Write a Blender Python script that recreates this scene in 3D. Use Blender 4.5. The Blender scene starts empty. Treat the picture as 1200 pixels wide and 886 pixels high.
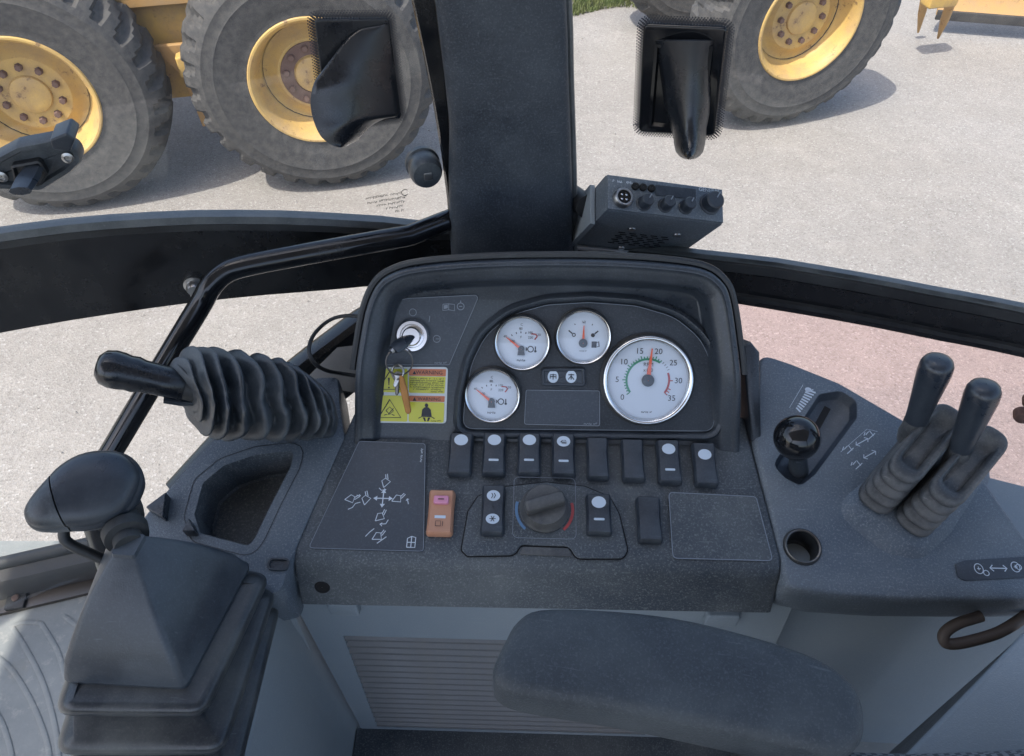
import bpy, bmesh, math, random
from mathutils import Vector, Matrix
from mathutils.geometry import tessellate_polygon
random.seed(7)
rad = math.radians
scene = bpy.context.scene
COL = scene.collection

# ------------------------------------------------------------------ camera, sky, sun, exposure
F_PX, PITCH = 890.0, rad(47)
CAM = Vector((0, 0, 2.45))
cd = bpy.data.cameras.new('camera'); cam = bpy.data.objects.new('camera', cd); COL.objects.link(cam)
cam.location = CAM; cam.rotation_euler = (math.pi / 2 - PITCH, 0, 0)
cd.sensor_fit = 'HORIZONTAL'; cd.sensor_width = 36; cd.lens = 36 * F_PX / 1200
cd.clip_start = 0.02; cd.clip_end = 600
scene.camera = cam

SUN_EL, SUN_FROM = rad(60), Vector((-0.75, -0.66, 0)).normalized()      # horizontal direction towards the sun
world = bpy.data.worlds.new('World'); scene.world = world; world.use_nodes = True
wn = world.node_tree; wn.nodes.clear()
sky = wn.nodes.new('ShaderNodeTexSky'); sky.sky_type = 'NISHITA'; sky.sun_disc = False
sky.sun_elevation = SUN_EL; sky.sun_rotation = math.atan2(SUN_FROM.x, SUN_FROM.y)
sky.air_density = 1.0; sky.dust_density = 3.0; sky.ozone_density = 1.0
bg = wn.nodes.new('ShaderNodeBackground'); bg.inputs['Strength'].default_value = 0.15
wo = wn.nodes.new('ShaderNodeOutputWorld')
wn.links.new(sky.outputs[0], bg.inputs[0]); wn.links.new(bg.outputs[0], wo.inputs[0])
sd = bpy.data.lights.new('sun', 'SUN'); sd.energy = 2.15; sd.angle = rad(0.6); sd.color = (1, 0.95, 0.87)
sun = bpy.data.objects.new('sun', sd); COL.objects.link(sun)
sdir = Vector((SUN_FROM.x * math.cos(SUN_EL), SUN_FROM.y * math.cos(SUN_EL), math.sin(SUN_EL)))
sun.rotation_euler = sdir.to_track_quat('Z', 'Y').to_euler()
sun.location = sdir * 20
vs = scene.view_settings
vs.view_transform = 'Standard'; vs.look = 'None'; vs.gamma = 1; vs.use_curve_mapping = False
vs.exposure = 1.38
cy = scene.cycles; cy.max_bounces = 7; cy.diffuse_bounces = 4; cy.glossy_bounces = 3; cy.transparent_max_bounces = 14; cy.caustics_reflective = False; cy.caustics_refractive = False

# ------------------------------------------------------------------ geometry helpers
FW = Vector((0, math.cos(PITCH), -math.sin(PITCH))); UP = Vector((0, math.sin(PITCH), math.cos(PITCH))); RT = Vector((1, 0, 0))
def ray(u, v): return FW + RT * ((u - 600) / F_PX) + UP * ((443 - v) / F_PX)
def at(u, v, k): return CAM + ray(u, v) * k
def hit(u, v, P, N):
    d = ray(u, v); return CAM + d * ((P - CAM).dot(N) / d.dot(N))
def hitz(u, v, z): return hit(u, v, Vector((0, 0, z)), Vector((0, 0, 1)))
class Fr:
    def __init__(s, O, X, Y):
        s.O = Vector(O); s.X = Vector(X).normalized(); Z = s.X.cross(Vector(Y)).normalized(); s.Z = Z; s.Y = Z.cross(s.X)
        s.M = Matrix((s.X, s.Y, s.Z)).transposed().to_4x4(); s.M.translation = s.O
        s.I = s.M.inverted()
    def px(s, u, v, dz=0.0):
        p = s.I @ hit(u, v, s.O + s.Z * dz, s.Z); return Vector((p.x, p.y))
    def P(s, u, v, dz=0.0): return hit(u, v, s.O + s.Z * dz, s.Z)
    def w(s, x, y, z=0): return s.M @ Vector((x, y, z))
    def sub(s, x, y, z=0, rot=0):
        c, n = math.cos(rot), math.sin(rot)
        return Fr(s.w(x, y, z), s.X * c + s.Y * n, s.Y * c - s.X * n)
    def poly(s, pts, dz=0.0): return [s.px(u, v, dz) for u, v in pts]
WORLD = Fr((0, 0, 0), (1, 0, 0), (0, 1, 0))

def area(p): return sum(a[0] * b[1] - b[0] * a[1] for a, b in zip(p, p[1:] + p[:1])) / 2
def ccw(p): return list(p) if area(list(p)) > 0 else list(reversed(list(p)))
def roundpoly(pts, r, n=5):
    pts = [Vector(p[:2]) for p in ccw([tuple(p) for p in pts])]; out = []; m = len(pts)
    for i, p in enumerate(pts):
        a = pts[i - 1]; b = pts[(i + 1) % m]
        da = (a - p); db = (b - p); la, lb = da.length, db.length
        da /= la; db /= lb
        ang = math.acos(max(-1, min(1, da.dot(db))))
        rr = r[i] if isinstance(r, (list, tuple)) else r
        t = min(rr / max(math.tan(ang / 2), 1e-3), .47 * la, .47 * lb)
        p0 = p + da * t; p1 = p + db * t
        for k in range(n + 1):
            s = k / n; out.append(p0 * (1 - s) ** 2 + p * 2 * s * (1 - s) + p1 * s * s)
    return out
def rrect(w, h, r, n=5): return roundpoly([(-w/2, -h/2), (w/2, -h/2), (w/2, h/2), (-w/2, h/2)], r, n)
def catmull(pts, n=6, closed=False):
    P = [Vector(p) for p in pts]; m = len(P); out = []
    for i in range(m if closed else m - 1):
        p1 = P[i]; p2 = P[(i + 1) % m]
        p0 = P[i - 1] if (closed or i > 0) else p1 * 2 - p2
        p3 = P[(i + 2) % m] if (closed or i < m - 2) else p2 * 2 - p1
        for k in range(n):
            t = k / n
            out.append(.5 * (2 * p1 + (p2 - p0) * t + (2 * p0 - 5 * p1 + 4 * p2 - p3) * t * t + (3 * p1 - p0 - 3 * p2 + p3) * t ** 3))
    if not closed: out.append(P[-1])
    return out
def offset(poly, d):
    """offset a counter-clockwise polygon: positive d goes inward"""
    m = len(poly); out = []
    for i in range(m):
        a, p, b = Vector(poly[i - 1][:2]), Vector(poly[i][:2]), Vector(poly[(i + 1) % m][:2])
        e1 = (p - a); e2 = (b - p)
        if e1.length < 1e-9: e1 = e2
        if e2.length < 1e-9: e2 = e1
        e1 = e1.normalized(); e2 = e2.normalized()
        n1 = Vector((-e1.y, e1.x)); n2 = Vector((-e2.y, e2.x)); nn = n1 + n2
        if nn.length < 1e-6: nn = n1
        nn.normalize(); out.append(p + nn * (d / max(.5, nn.dot(n1))))
    return out
def L3(poly, z): return [Vector((p[0], p[1], z)) for p in poly]
def stack(loops, cap0=True, cap1=True):
    n = len(loops[0]); V = [tuple(p) for l in loops for p in l]; Fc = []
    for i in range(len(loops) - 1):
        for j in range(n):
            k = (j + 1) % n
            Fc.append((i * n + j, i * n + k, (i + 1) * n + k, (i + 1) * n + j))
    if cap0: Fc.append(tuple(reversed(range(n))))
    if cap1: Fc.append(tuple((len(loops) - 1) * n + j for j in range(n)))
    return V, Fc
def prism(poly, z0, z1, bev=0.0, seg=3):
    p = ccw([tuple(q) for q in poly]); L = [L3(p, z0)]
    if bev <= 0: L.append(L3(p, z1))
    else:
        for i in range(seg + 1):
            a = math.pi / 2 * i / seg
            L.append(L3(offset(p, bev * (1 - math.cos(a))), z1 - bev + bev * math.sin(a)))
    return stack(L)
def lathe(prof, n=40, cap0=False, cap1=False):
    return stack([[Vector((r * math.cos(2 * math.pi * j / n), r * math.sin(2 * math.pi * j / n), z)) for j in range(n)] for r, z in prof], cap0, cap1)
def disc(r, z=0, n=40): return [(r * math.cos(2*math.pi*j/n), r * math.sin(2*math.pi*j/n), z) for j in range(n)], [tuple(range(n))]
def box(a, b, bev=0.0): 
    return prism([(a[0], a[1]), (b[0], a[1]), (b[0], b[1]), (a[0], b[1])], a[2], b[2], bev)
def frames_along(path):
    out = []; up = None
    for i, p in enumerate(path):
        t = (path[min(i + 1, len(path) - 1)] - path[max(i - 1, 0)]).normalized()
        if up is None:
            up = Vector((0, 0, 1)) if abs(t.z) < .9 else Vector((0, 1, 0))
        x = up.cross(t).normalized(); up = t.cross(x).normalized(); out.append((p, x, up, t))
    return out
def tube(path, r, n=14, cap=True, sq=(1, 1)):
    path = [Vector(p) for p in path]
    rs = r if isinstance(r, (list, tuple)) else [r] * len(path)
    L = [[p + (x * math.cos(2*math.pi*j/n) * sq[0] + y * math.sin(2*math.pi*j/n) * sq[1]) * rr for j in range(n)] for (p, x, y, t), rr in zip(frames_along(path), rs)]
    return stack(L, cap, cap)
def sweep(path, sec, cap=True):
    """sec: closed 2-D section (side, up) swept along a 3-D path, up kept vertical"""
    path = [Vector(p) for p in path]; L = []
    for i, p in enumerate(path):
        t = (path[min(i + 1, len(path) - 1)] - path[max(i - 1, 0)]).normalized()
        s = t.cross(Vector((0, 0, 1))).normalized(); u = s.cross(t)
        L.append([p + s * a + u * b for a, b in sec])
    return stack(L, cap, cap)
def merge(*gs):
    V, Fc = [], []
    for v, f in gs:
        o = len(V); V += [tuple(p) for p in v]; Fc += [tuple(i + o for i in q) for q in f]
    return V, Fc
def xf(g, M): return [tuple(M @ Vector(p)) for p in g[0]], g[1]
def mv(g, x, y, z=0, rot=0, s=1): return xf(g, Matrix.Translation((x, y, z)) @ Matrix.Rotation(rot, 4, 'Z') @ Matrix.Scale(s, 4))
def strokes(lines, w, z=0.0004, closed=False):
    gs = []
    for ln in lines:
        ln = [Vector(p[:2]) for p in ln]
        if closed: ln = ln + [ln[0], ln[1]]
        V, Fc = [], []
        for i, p in enumerate(ln):
            t = (ln[min(i + 1, len(ln) - 1)] - ln[max(i - 1, 0)])
            t = t.normalized() if t.length > 1e-9 else Vector((1, 0)); nrm = Vector((-t.y, t.x)) * (w / 2)
            V += [(p.x + nrm.x, p.y + nrm.y, z), (p.x - nrm.x, p.y - nrm.y, z)]
            if i: Fc.append((2*i-2, 2*i-1, 2*i+1, 2*i))
        gs.append((V, Fc))
    return merge(*gs)
def ring(cx, cy, r, w, z=.0004, a0=0, a1=2*math.pi, n=28, ry=None):
    ry = ry or r
    return strokes([[(cx + r*math.cos(a0+(a1-a0)*i/n), cy + ry*math.sin(a0+(a1-a0)*i/n)) for i in range(n+1)]], w, z)
def flat(poly, z=.0004):
    p = ccw([tuple(q)[:2] for q in poly]); return [(a, b, z) for a, b in p], [tuple(range(len(p)))]
def ell(cx, cy, rx, ry, z=.0004, n=24): return flat([(cx + rx*math.cos(2*math.pi*i/n), cy + ry*math.sin(2*math.pi*i/n)) for i in range(n)], z)
def text(s, size, x=0, y=0, z=.0004, align='CENTER', rot=0, sx=1):
    c = bpy.data.curves.new('t', 'FONT'); c.body = s; c.size = size; c.align_x = align; c.align_y = 'CENTER'; c.resolution_u = 3
    o = bpy.data.objects.new('t', c); m = bpy.data.meshes.new_from_object(o)
    g = [tuple(v.co) for v in m.vertices], [tuple(p.vertices) for p in m.polygons]
    bpy.data.objects.remove(o); bpy.data.curves.remove(c); bpy.data.meshes.remove(m)
    g = [(a * sx, b, 0) for a, b, _ in g[0]], g[1]
    return mv(g, x, y, z, rot)

def scribble(x, y, w, h, z=.0004, rot=0, seed=1, mirror=1):
    """a line of print too small to read: short irregular dashes"""
    rng = random.Random(seed); a = -w / 2; gs = []
    while a < w / 2:
        d = h * rng.uniform(.35, .8)
        if rng.random() > .14: gs.append(strokes([[(a, -h * rng.uniform(.2, .5)), (a + d * .2, h * rng.uniform(.2, .5)), (a + d, h * rng.uniform(-.5, .5))]], h * .22))
        a += d * 1.25
    return mv(merge(*gs), x, y, z - .0004, rot)

# ------------------------------------------------------------------ object helpers
WM = {}
def mesh_of(name, g, mat, smooth=35):
    if isinstance(g, bpy.types.Mesh): return g
    me = bpy.data.meshes.new(name); me.from_pydata([tuple(v) for v in g[0]], [], g[1]); me.validate()
    bm = bmesh.new(); bm.from_mesh(me); bmesh.ops.remove_doubles(bm, verts=bm.verts, dist=1e-6); bmesh.ops.recalc_face_normals(bm, faces=bm.faces) if smooth >= 0 else None
    bm.to_mesh(me); bm.free()
    if smooth > 0:
        for p in me.polygons: p.use_smooth = True
        me.set_sharp_from_angle(angle=rad(smooth))
    me.materials.append(mat); return me
def part(name, g, mat, parent, fr=None, label=None, kind=None, smooth=35):
    me = mesh_of(name, g, mat, smooth)
    o = bpy.data.objects.new(name, me); COL.objects.link(o)
    M = fr.M if isinstance(fr, Fr) else (fr if fr is not None else Matrix.Identity(4))
    if parent is not None:
        o.parent = parent; o.matrix_parent_inverse = WM[parent.name].inverted()
    o.matrix_basis = M; WM[o.name] = M.copy()
    if label: o['label'] = label
    if kind: o['kind'] = kind
    return o
def thing(name, label, cat, loc, group=None):
    o = bpy.data.objects.new(name, None); COL.objects.link(o); o.location = loc; o.empty_display_size = .02
    WM[o.name] = Matrix.Translation(loc); o['label'] = label; o['category'] = cat
    if group: o['group'] = group
    return o
def solo(name, g, mat, label, cat, fr=None, group=None, smooth=35):
    o = part(name, g, mat, None, fr, label, None, smooth); o['category'] = cat
    if group: o['group'] = group
    return o
def struct(name, g, mat, fr=None, smooth=35):
    return part(name, g, mat, None, fr, None, 'structure', smooth)

# ------------------------------------------------------------------ materials
MATS = {}
def nodes(name):
    m = bpy.data.materials.new(name); m.use_nodes = True; nt = m.node_tree; nt.nodes.clear()
    out = nt.nodes.new('ShaderNodeOutputMaterial'); b = nt.nodes.new('ShaderNodeBsdfPrincipled'); nt.links.new(b.outputs[0], out.inputs[0])
    MATS[name] = m; return m, nt, b, out
def N(nt, t, **k):
    n = nt.nodes.new(t)
    for a, v in k.items():
        if a in n.inputs.keys() if hasattr(n.inputs, 'keys') else False: n.inputs[a].default_value = v
        else: setattr(n, a, v)
    return n
def noise(nt, co, scale, detail=4, rough=.55):
    n = nt.nodes.new('ShaderNodeTexNoise'); n.inputs['Scale'].default_value = scale; n.inputs['Detail'].default_value = detail; n.inputs['Roughness'].default_value = rough
    nt.links.new(co, n.inputs['Vector']); return n.outputs['Fac']
def ramp(nt, fac, a, b, ca=(0, 0, 0, 1), cb=(1, 1, 1, 1)):
    r = nt.nodes.new('ShaderNodeValToRGB'); r.color_ramp.elements[0].position = a; r.color_ramp.elements[1].position = b
    r.color_ramp.elements[0].color = ca; r.color_ramp.elements[1].color = cb
    nt.links.new(fac, r.inputs[0]); return r.outputs[0]
def mix(nt, fac, a, b, mode='MIX'):
    m = nt.nodes.new('ShaderNodeMix'); m.data_type = 'RGBA'; m.blend_type = mode
    for s, v in ((m.inputs[0], fac), (m.inputs[6], a), (m.inputs[7], b)):
        if hasattr(v, 'node'): nt.links.new(v, s)
        else: s.default_value = v if not isinstance(v, tuple) else (v + (1,))[:4]
    return m.outputs[2]
def mul(nt, a, k):
    m = nt.nodes.new('ShaderNodeMath'); m.operation = 'MULTIPLY'; nt.links.new(a, m.inputs[0]); m.inputs[1].default_value = k; return m.outputs[0]
def bump(nt, b, h, strength, dist):
    n = nt.nodes.new('ShaderNodeBump'); n.inputs['Strength'].default_value = strength; n.inputs['Distance'].default_value = dist
    nt.links.new(h, n.inputs['Height']); nt.links.new(n.outputs[0], b.inputs['Normal'])
def coords(nt): return nt.nodes.new('ShaderNodeTexCoord').outputs['Object']
def plain(name, c, rough=.5, metal=0, spec=.5, coat=0):
    m, nt, b, o = nodes(name); b.inputs['Base Color'].default_value = c + (1,); b.inputs['Roughness'].default_value = rough
    b.inputs['Metallic'].default_value = metal; b.inputs['Specular IOR Level'].default_value = spec; b.inputs['Coat Weight'].default_value = coat
    return m
COOL = {'dash', 'fascia', 'hood', 'console', 'decal_dark', 'pillar', 'switch', 'grip', 'gaiter', 'gaiter_low', 'armrest', 'rubber', 'panel_grey'}
def plastic(name, c, rough=.55, dust=.35, dustc=(.20, .20, .19), grain=900, gb=.35, spec=.5, patch=9, speck=.3):
    """moulded plastic or rubber: fine grain, uneven dust film and a few scuffs"""
    if name in COOL: c = (c[0] * 1.02, c[1] * 1.17, c[2] * 1.30); dustc = (dustc[0] * 1.02, dustc[1] * 1.12, dustc[2] * 1.17)
    m, nt, b, o = nodes(name); co = coords(nt)
    p = ramp(nt, noise(nt, co, patch, 6, .65), .38, .78)
    s = ramp(nt, noise(nt, co, 480, 3, .8), .52, .66)
    sc = nt.nodes.new('ShaderNodeMapping'); sc.inputs['Scale'].default_value = (14, 150, 60); sc.inputs['Rotation'].default_value = (.4, .7, .5); nt.links.new(co, sc.inputs[0])
    scr = ramp(nt, noise(nt, sc.outputs[0], 2.2, 2, .5), .70, .76)
    c1 = mix(nt, mul(nt, p, dust), c, dustc)
    c2 = mix(nt, mul(nt, s, min(.6, dust * speck * .6)), c1, tuple(min(1, x * 1.4) for x in dustc))
    c3 = mix(nt, mul(nt, scr, dust * .35), c2, tuple(min(1, x * 1.5) for x in dustc))
    nt.links.new(c3, b.inputs['Base Color'])
    rr = nt.nodes.new('ShaderNodeMapRange'); rr.inputs[3].default_value = rough - .08; rr.inputs[4].default_value = min(1, rough + .25)
    nt.links.new(p, rr.inputs[0]); nt.links.new(rr.outputs[0], b.inputs['Roughness'])
    b.inputs['Specular IOR Level'].default_value = spec
    if gb > 0: bump(nt, b, noise(nt, co, grain, 2, .5), gb, .0006)
    return m
M = MATS
plastic('dash', (.032, .037, .044), .48, .62, (.185, .180, .172), gb=.9, patch=7, speck=1.3)
plastic('fascia', (.017, .019, .023), .50, .32, (.13, .135, .145), gb=.5, speck=.8)
plastic('hood', (.021, .024, .029), .34, .34, (.14, .145, .155), gb=.3, speck=.8)
plastic('console', (.070, .080, .093), .44, .62, (.24, .24, .24), gb=.9, patch=6, speck=1.1)
plastic('decal_dark', (.034, .038, .046), .42, .30, (.14, .146, .155), gb=.15, speck=.8)
plastic('pillar', (.016, .020, .027), .55, .50, (.13, .14, .155), grain=420, gb=1.0, patch=6, speck=.8)
plastic('black_paint', (.006, .007, .009), .22, .12, (.14, .14, .14), gb=.0, patch=12, speck=.3)
plastic('black_gloss', (.006, .007, .009), .12, .06, (.1, .1, .11), gb=0, patch=20)
plastic('black_satin', (.010, .012, .016), .26, .10, (.1, .11, .12), gb=0, patch=20)
plastic('rubber', (.022, .025, .029), .42, .55, (.19, .19, .19), grain=500, gb=.25, patch=18)
plastic('boot', (.044, .048, .053), .52, .85, (.22, .215, .20), grain=500, gb=.25, patch=22)
plastic('gaiter', (.024, .028, .034), .40, .45, (.15, .158, .168), grain=700, gb=.25, patch=9)
plastic('gaiter_low', (.015, .018, .022), .36, .50, (.17, .16, .14), grain=700, gb=.2, patch=13)
plastic('switch', (.019, .022, .028), .40, .32, (.16, .167, .175), gb=.15, patch=30)
plastic('grip', (.018, .021, .027), .34, .28, (.14, .145, .15), gb=.12, patch=18)
plastic('knob_grey', (.055, .057, .060), .45, .6, (.21, .205, .19), gb=.2, patch=40)
plastic('panel_grey', (.200, .208, .212), .5, .45, (.29, .285, .27), gb=.35, patch=5, speck=.6)
plastic('vent', (.095, .102, .108), .42, .55, (.20, .185, .16), gb=.2, patch=12)
plastic('armrest', (.022, .025, .029), .60, .75, (.098, .102, .104), grain=700, gb=.9, patch=10, speck=.6)
plastic('seal', (.012, .013, .015), .5, .3, (.13, .14, .14), gb=.1)
plastic('seal_grey', (.085, .095, .10), .4, .4, (.25, .26, .26), gb=.1, patch=30)
plastic('orange_switch', (.52, .25, .15), .45, .30, (.50, .33, .22), gb=.1, patch=40)
plastic('pink_switch', (.72, .28, .42), .4, .2, (.6, .4, .45), gb=.1, patch=40)
plastic('orange_tag', (.48, .22, .06), .7, .7, (.35, .17, .06), grain=400, gb=.6, patch=60)
plastic('yellow_sticker', (.62, .60, .05), .4, .25, (.55, .55, .25), gb=0, patch=40)
plastic('red_sticker', (.55, .16, .07), .45, .4, (.55, .30, .16), gb=0, patch=40)
plastic('roof_liner', (.45, .46, .47), .8, .2, (.3, .3, .3), gb=.3)
plain('dial', (.64, .70, .78), .35)
plain('ink', (.02, .022, .03), .5)
plain('ink_white', (.62, .68, .74), .5)
plain('ink_grey', (.22, .25, .29), .5)
plain('ink_red', (.42, .06, .06), .5)
plain('ink_green', (.03, .26, .14), .5)
plain('ink_blue', (.11, .22, .38), .5)
plain('needle', (.85, .13, .05), .4)
plain('chrome', (.72, .72, .72), .16, 1)
plain('steel', (.42, .42, .42), .35, 1)
plain('dark_steel', (.16, .15, .14), .4, 1)
plain('lens', (.58, .66, .74), .4)
plain('hole', (.004, .004, .005), .8)
plain('cable_tan', (.11, .085, .07), .6)
plain('sticker_edge', (.62, .66, .66), .5)

def glass(name, tint, refl=.04, dust=.03, dustc=(.6, .6, .58)):
    m, nt, b, out = nodes(name); nt.nodes.remove(b); co = coords(nt)
    tr = nt.nodes.new('ShaderNodeBsdfTransparent'); tr.inputs[0].default_value = tint + (1,)
    gl = nt.nodes.new('ShaderNodeBsdfGlossy'); gl.inputs['Roughness'].default_value = .01
    lw = nt.nodes.new('ShaderNodeLayerWeight'); lw.inputs[0].default_value = .5
    pw = nt.nodes.new('ShaderNodeMath'); pw.operation = 'POWER'; nt.links.new(lw.outputs['Facing'], pw.inputs[0]); pw.inputs[1].default_value = 5
    mr = nt.nodes.new('ShaderNodeMapRange'); mr.inputs[3].default_value = refl; mr.inputs[4].default_value = .9; nt.links.new(pw.outputs[0], mr.inputs[0])
    m1 = nt.nodes.new('ShaderNodeMixShader'); nt.links.new(mr.outputs[0], m1.inputs[0]); nt.links.new(tr.outputs[0], m1.inputs[1]); nt.links.new(gl.outputs[0], m1.inputs[2])
    di = nt.nodes.new('ShaderNodeBsdfTranslucent'); di.inputs[0].default_value = dustc + (1,)
    m2 = nt.nodes.new('ShaderNodeMixShader'); nt.links.new(m1.outputs[0], m2.inputs[1]); nt.links.new(di.outputs[0], m2.inputs[2])
    sm = nt.nodes.new('ShaderNodeMapping'); sm.inputs['Scale'].default_value = (1, 1, .3); nt.links.new(co, sm.inputs[0])
    d = nt.nodes.new('ShaderNodeMapRange'); d.inputs[3].default_value = dust * .5; d.inputs[4].default_value = dust * 1.5
    nt.links.new(noise(nt, sm.outputs[0], 14, 6, .7), d.inputs[0]); nt.links.new(d.outputs[0], m2.inputs[0])
    nt.links.new(m2.outputs[0], out.inputs[0]); return m
glass('window_glass', (.96, .97, .965), .03, .014)
glass('pink_glass', (.985, .895, .885), .03, .025)
glass('gauge_glass', (.99, .99, .99), .06, .02)

def ground_mat():
    m, nt, b, o = nodes('paving'); co = coords(nt)
    big = ramp(nt, noise(nt, co, .5, 6, .6), .3, .75)
    med = noise(nt, co, 6, 6, .7)
    v = nt.nodes.new('ShaderNodeTexVoronoi'); v.inputs['Scale'].default_value = 120; v.inputs['Randomness'].default_value = 1; nt.links.new(co, v.inputs['Vector'])
    hsv = nt.nodes.new('ShaderNodeSeparateColor'); nt.links.new(v.outputs['Color'], hsv.inputs[0])
    st = ramp(nt, hsv.outputs[0], .0, 1.0, (.15, .14, .13, 1), (.44, .42, .40, 1))
    r3 = nt.nodes.new('ShaderNodeValToRGB'); cr = r3.color_ramp
    cr.elements[0].position = 0; cr.elements[0].color = (.13, .12, .11, 1); cr.elements[1].position = 1; cr.elements[1].color = (.56, .54, .52, 1)
    for p, c in ((.12, (.24, .215, .195, 1)), (.7, (.33, .305, .285, 1)), (.93, (.38, .36, .34, 1))):
        e = cr.elements.new(p); e.color = c
    nt.links.new(hsv.outputs[0], r3.inputs[0])
    base = mix(nt, .40, mix(nt, big, (.188, .175, .161), (.280, .263, .245)), r3.outputs[0])
    base = mix(nt, mul(nt, ramp(nt, med, .45, .8), .35), base, (.39, .36, .325))
    trk = nt.nodes.new('ShaderNodeMapping'); trk.inputs['Scale'].default_value = (.35, 2.2, 1); trk.inputs['Rotation'].default_value = (0, 0, -.23); nt.links.new(co, trk.inputs[0])
    base = mix(nt, mul(nt, ramp(nt, noise(nt, trk.outputs[0], 1.1, 5, .6), .50, .72), .30), base, (.215, .195, .175))
    fine = noise(nt, co, 240, 3, .7)
    base = mix(nt, .46, base, ramp(nt, fine, .3, .75, (.45, .45, .45, 1), (1.5, 1.5, 1.5, 1)), 'MULTIPLY')
    stain = ramp(nt, noise(nt, co, 1.4, 5, .6), .62, .8)
    base = mix(nt, mul(nt, stain, .55), base, (.17, .155, .14))
    spot = ramp(nt, noise(nt, co, 9, 4, .6), .68, .76); base = mix(nt, mul(nt, spot, .35), base, (.14, .125, .11))
    nt.links.new(base, b.inputs['Base Color']); b.inputs['Roughness'].default_value = .9
    bump(nt, b, v.outputs['Distance'], .5, .004)
ground_mat()
def yellow_mat(name, c, rust):
    m, nt, b, o = nodes(name); co = coords(nt)
    dirt = ramp(nt, noise(nt, co, 6, 8, .75), .40, .68)
    r = ramp(nt, noise(nt, co, 15, 9, .8), .57, .64)
    c1 = mix(nt, mul(nt, dirt, .9), c, (.36, .24, .125)); c2 = mix(nt, mul(nt, r, rust), c1, (.13, .07, .045))
    nt.links.new(c2, b.inputs['Base Color']); b.inputs['Roughness'].default_value = .55; bump(nt, b, noise(nt, co, 60, 4), .2, .003)
yellow_mat('yellow_paint', (.58, .37, .10), .5)
yellow_mat('yellow_rim', (.55, .36, .115), .8)
yellow_mat('brown_yellow', (.46, .27, .10), .55)
plastic('rust', (.13, .075, .06), .8, .6, (.22, .15, .12), grain=200, gb=.5, patch=30)
plastic('tyre', (.034, .034, .036), .75, .75, (.120, .113, .104), grain=160, gb=.6, patch=30, speck=.9)
plastic('machine_black', (.03, .03, .032), .7, .5, (.12, .11, .1), gb=.3, patch=8)
def floor_mat():
    m, nt, b, o = nodes('floor_plate'); co = coords(nt)
    a = ramp(nt, noise(nt, co, 5, 7, .7), .35, .75); s = ramp(nt, noise(nt, co, 60, 5, .7), .55, .75)
    c = mix(nt, a, (.19, .205, .205), (.31, .32, .305)); c = mix(nt, mul(nt, s, .5), c, (.45, .43, .38))
    c = mix(nt, mul(nt, ramp(nt, noise(nt, co, 11, 5, .7), .6, .75), .4), c, (.19, .18, .15))
    nt.links.new(c, b.inputs['Base Color']); b.inputs['Roughness'].default_value = .6; bump(nt, b, noise(nt, co, 200, 3), .2, .001)
floor_mat()
def grass_mat():
    m, nt, b, o = nodes('grass'); co = coords(nt)
    nt.links.new(ramp(nt, noise(nt, co, 7, 4), .3, .7, (.07, .11, .025, 1), (.14, .15, .05, 1)), b.inputs['Base Color']); b.inputs['Roughness'].default_value = .8
grass_mat()
def fabric_mat():
    m, nt, b, o = nodes('seat_fabric'); co = coords(nt)
    w = nt.nodes.new('ShaderNodeTexChecker'); w.inputs['Scale'].default_value = 260; nt.links.new(co, w.inputs[0])
    nt.links.new(mix(nt, w.outputs['Fac'], (.05, .055, .065), (.16, .17, .185)), b.inputs['Base Color']); b.inputs['Roughness'].default_value = .95
    bump(nt, b, w.outputs['Fac'], .8, .002)
fabric_mat()

# ------------------------------------------------------------------ setting: ground and the cab shell
struct('ground', ([(-150, -150, 0), (150, -150, 0), (150, 150, 0), (-150, 150, 0)], [(0, 1, 2, 3)]), M['paving'])
FLOOR = 1.28
rf_ = struct('cab_roof', box((-1.55, -1.25, 3.02), (1.25, .48, 3.10), .03), M['roof_liner'])  # unseen roof, stretched left and ended early in front to steer the sun
part('added_roof_pane', box((-1.25, .483, 3.045), (1.25, 1.06, 3.052)), M['window_glass'], rf_)  # unseen pane, added to let sky light down onto the console tops
struct('added_rear_wall', merge(box((-1.55, -1.25, FLOOR - .06), (1.25, -1.20, 1.85), .01)), M['pillar'])  # unseen low wall, added to cut the light from behind
g = box((-1.25, -1.0, FLOOR - .06), (1.1, .70, FLOOR))
struct('cab_floor', g, M['floor_plate'])

# window walls in plan (the front of the cab bows outward, the pillar stands in its middle)
PL_L = catmull([Vector((x, y, 0)) for x, y in ((-.045, .80), (-.19, .757), (-.40, .712), (-.62, .655), (-.82, .56), (-1.02, .42), (-1.2, .22))], 5)
PL_R = catmull([Vector((x, y, 0)) for x, y in ((.045, .80), (.23, .744), (.45, .69), (.62, .63), (.82, .53), (1.0, .40), (1.15, .22))], 5)
def wall_hit(u, v, pl, inset=0.0):
    best = None; d = ray(u, v)
    for a, b in zip(pl, pl[1:]):
        t = (b - a).normalized(); n = Vector((t.y, -t.x, 0)); n = n if n.y < 0 else -n
        A = a + n * inset
        p = hit(u, v, A, n); s = (p - A).dot(t) / (b - a).length
        e = abs(min(max(s, 0), 1) - s)
        if best is None or e < best[0]: best = (e, p, t, n)
    return best
def wall_frame(u, v, pl, inset=0.0):
    _, p, t, n = wall_hit(u, v, pl, inset)
    if t.x < 0: t = -t
    return Fr(p, t, Vector((0, 0, 1)))
def wall_path(pts, pl, inset=0.0): return [wall_hit(u, v, pl, inset)[1] for u, v in pts]
def zs_at(path, x):
    """height of a traced edge at plan position x"""
    path = sorted(path, key=lambda p: p.x)
    if x <= path[0].x: return path[0].z
    for a, b in zip(path, path[1:]):
        if x <= b.x: return a.z + (b.z - a.z) * (x - a.x) / max(1e-6, b.x - a.x)
    return path[-1].z
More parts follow.
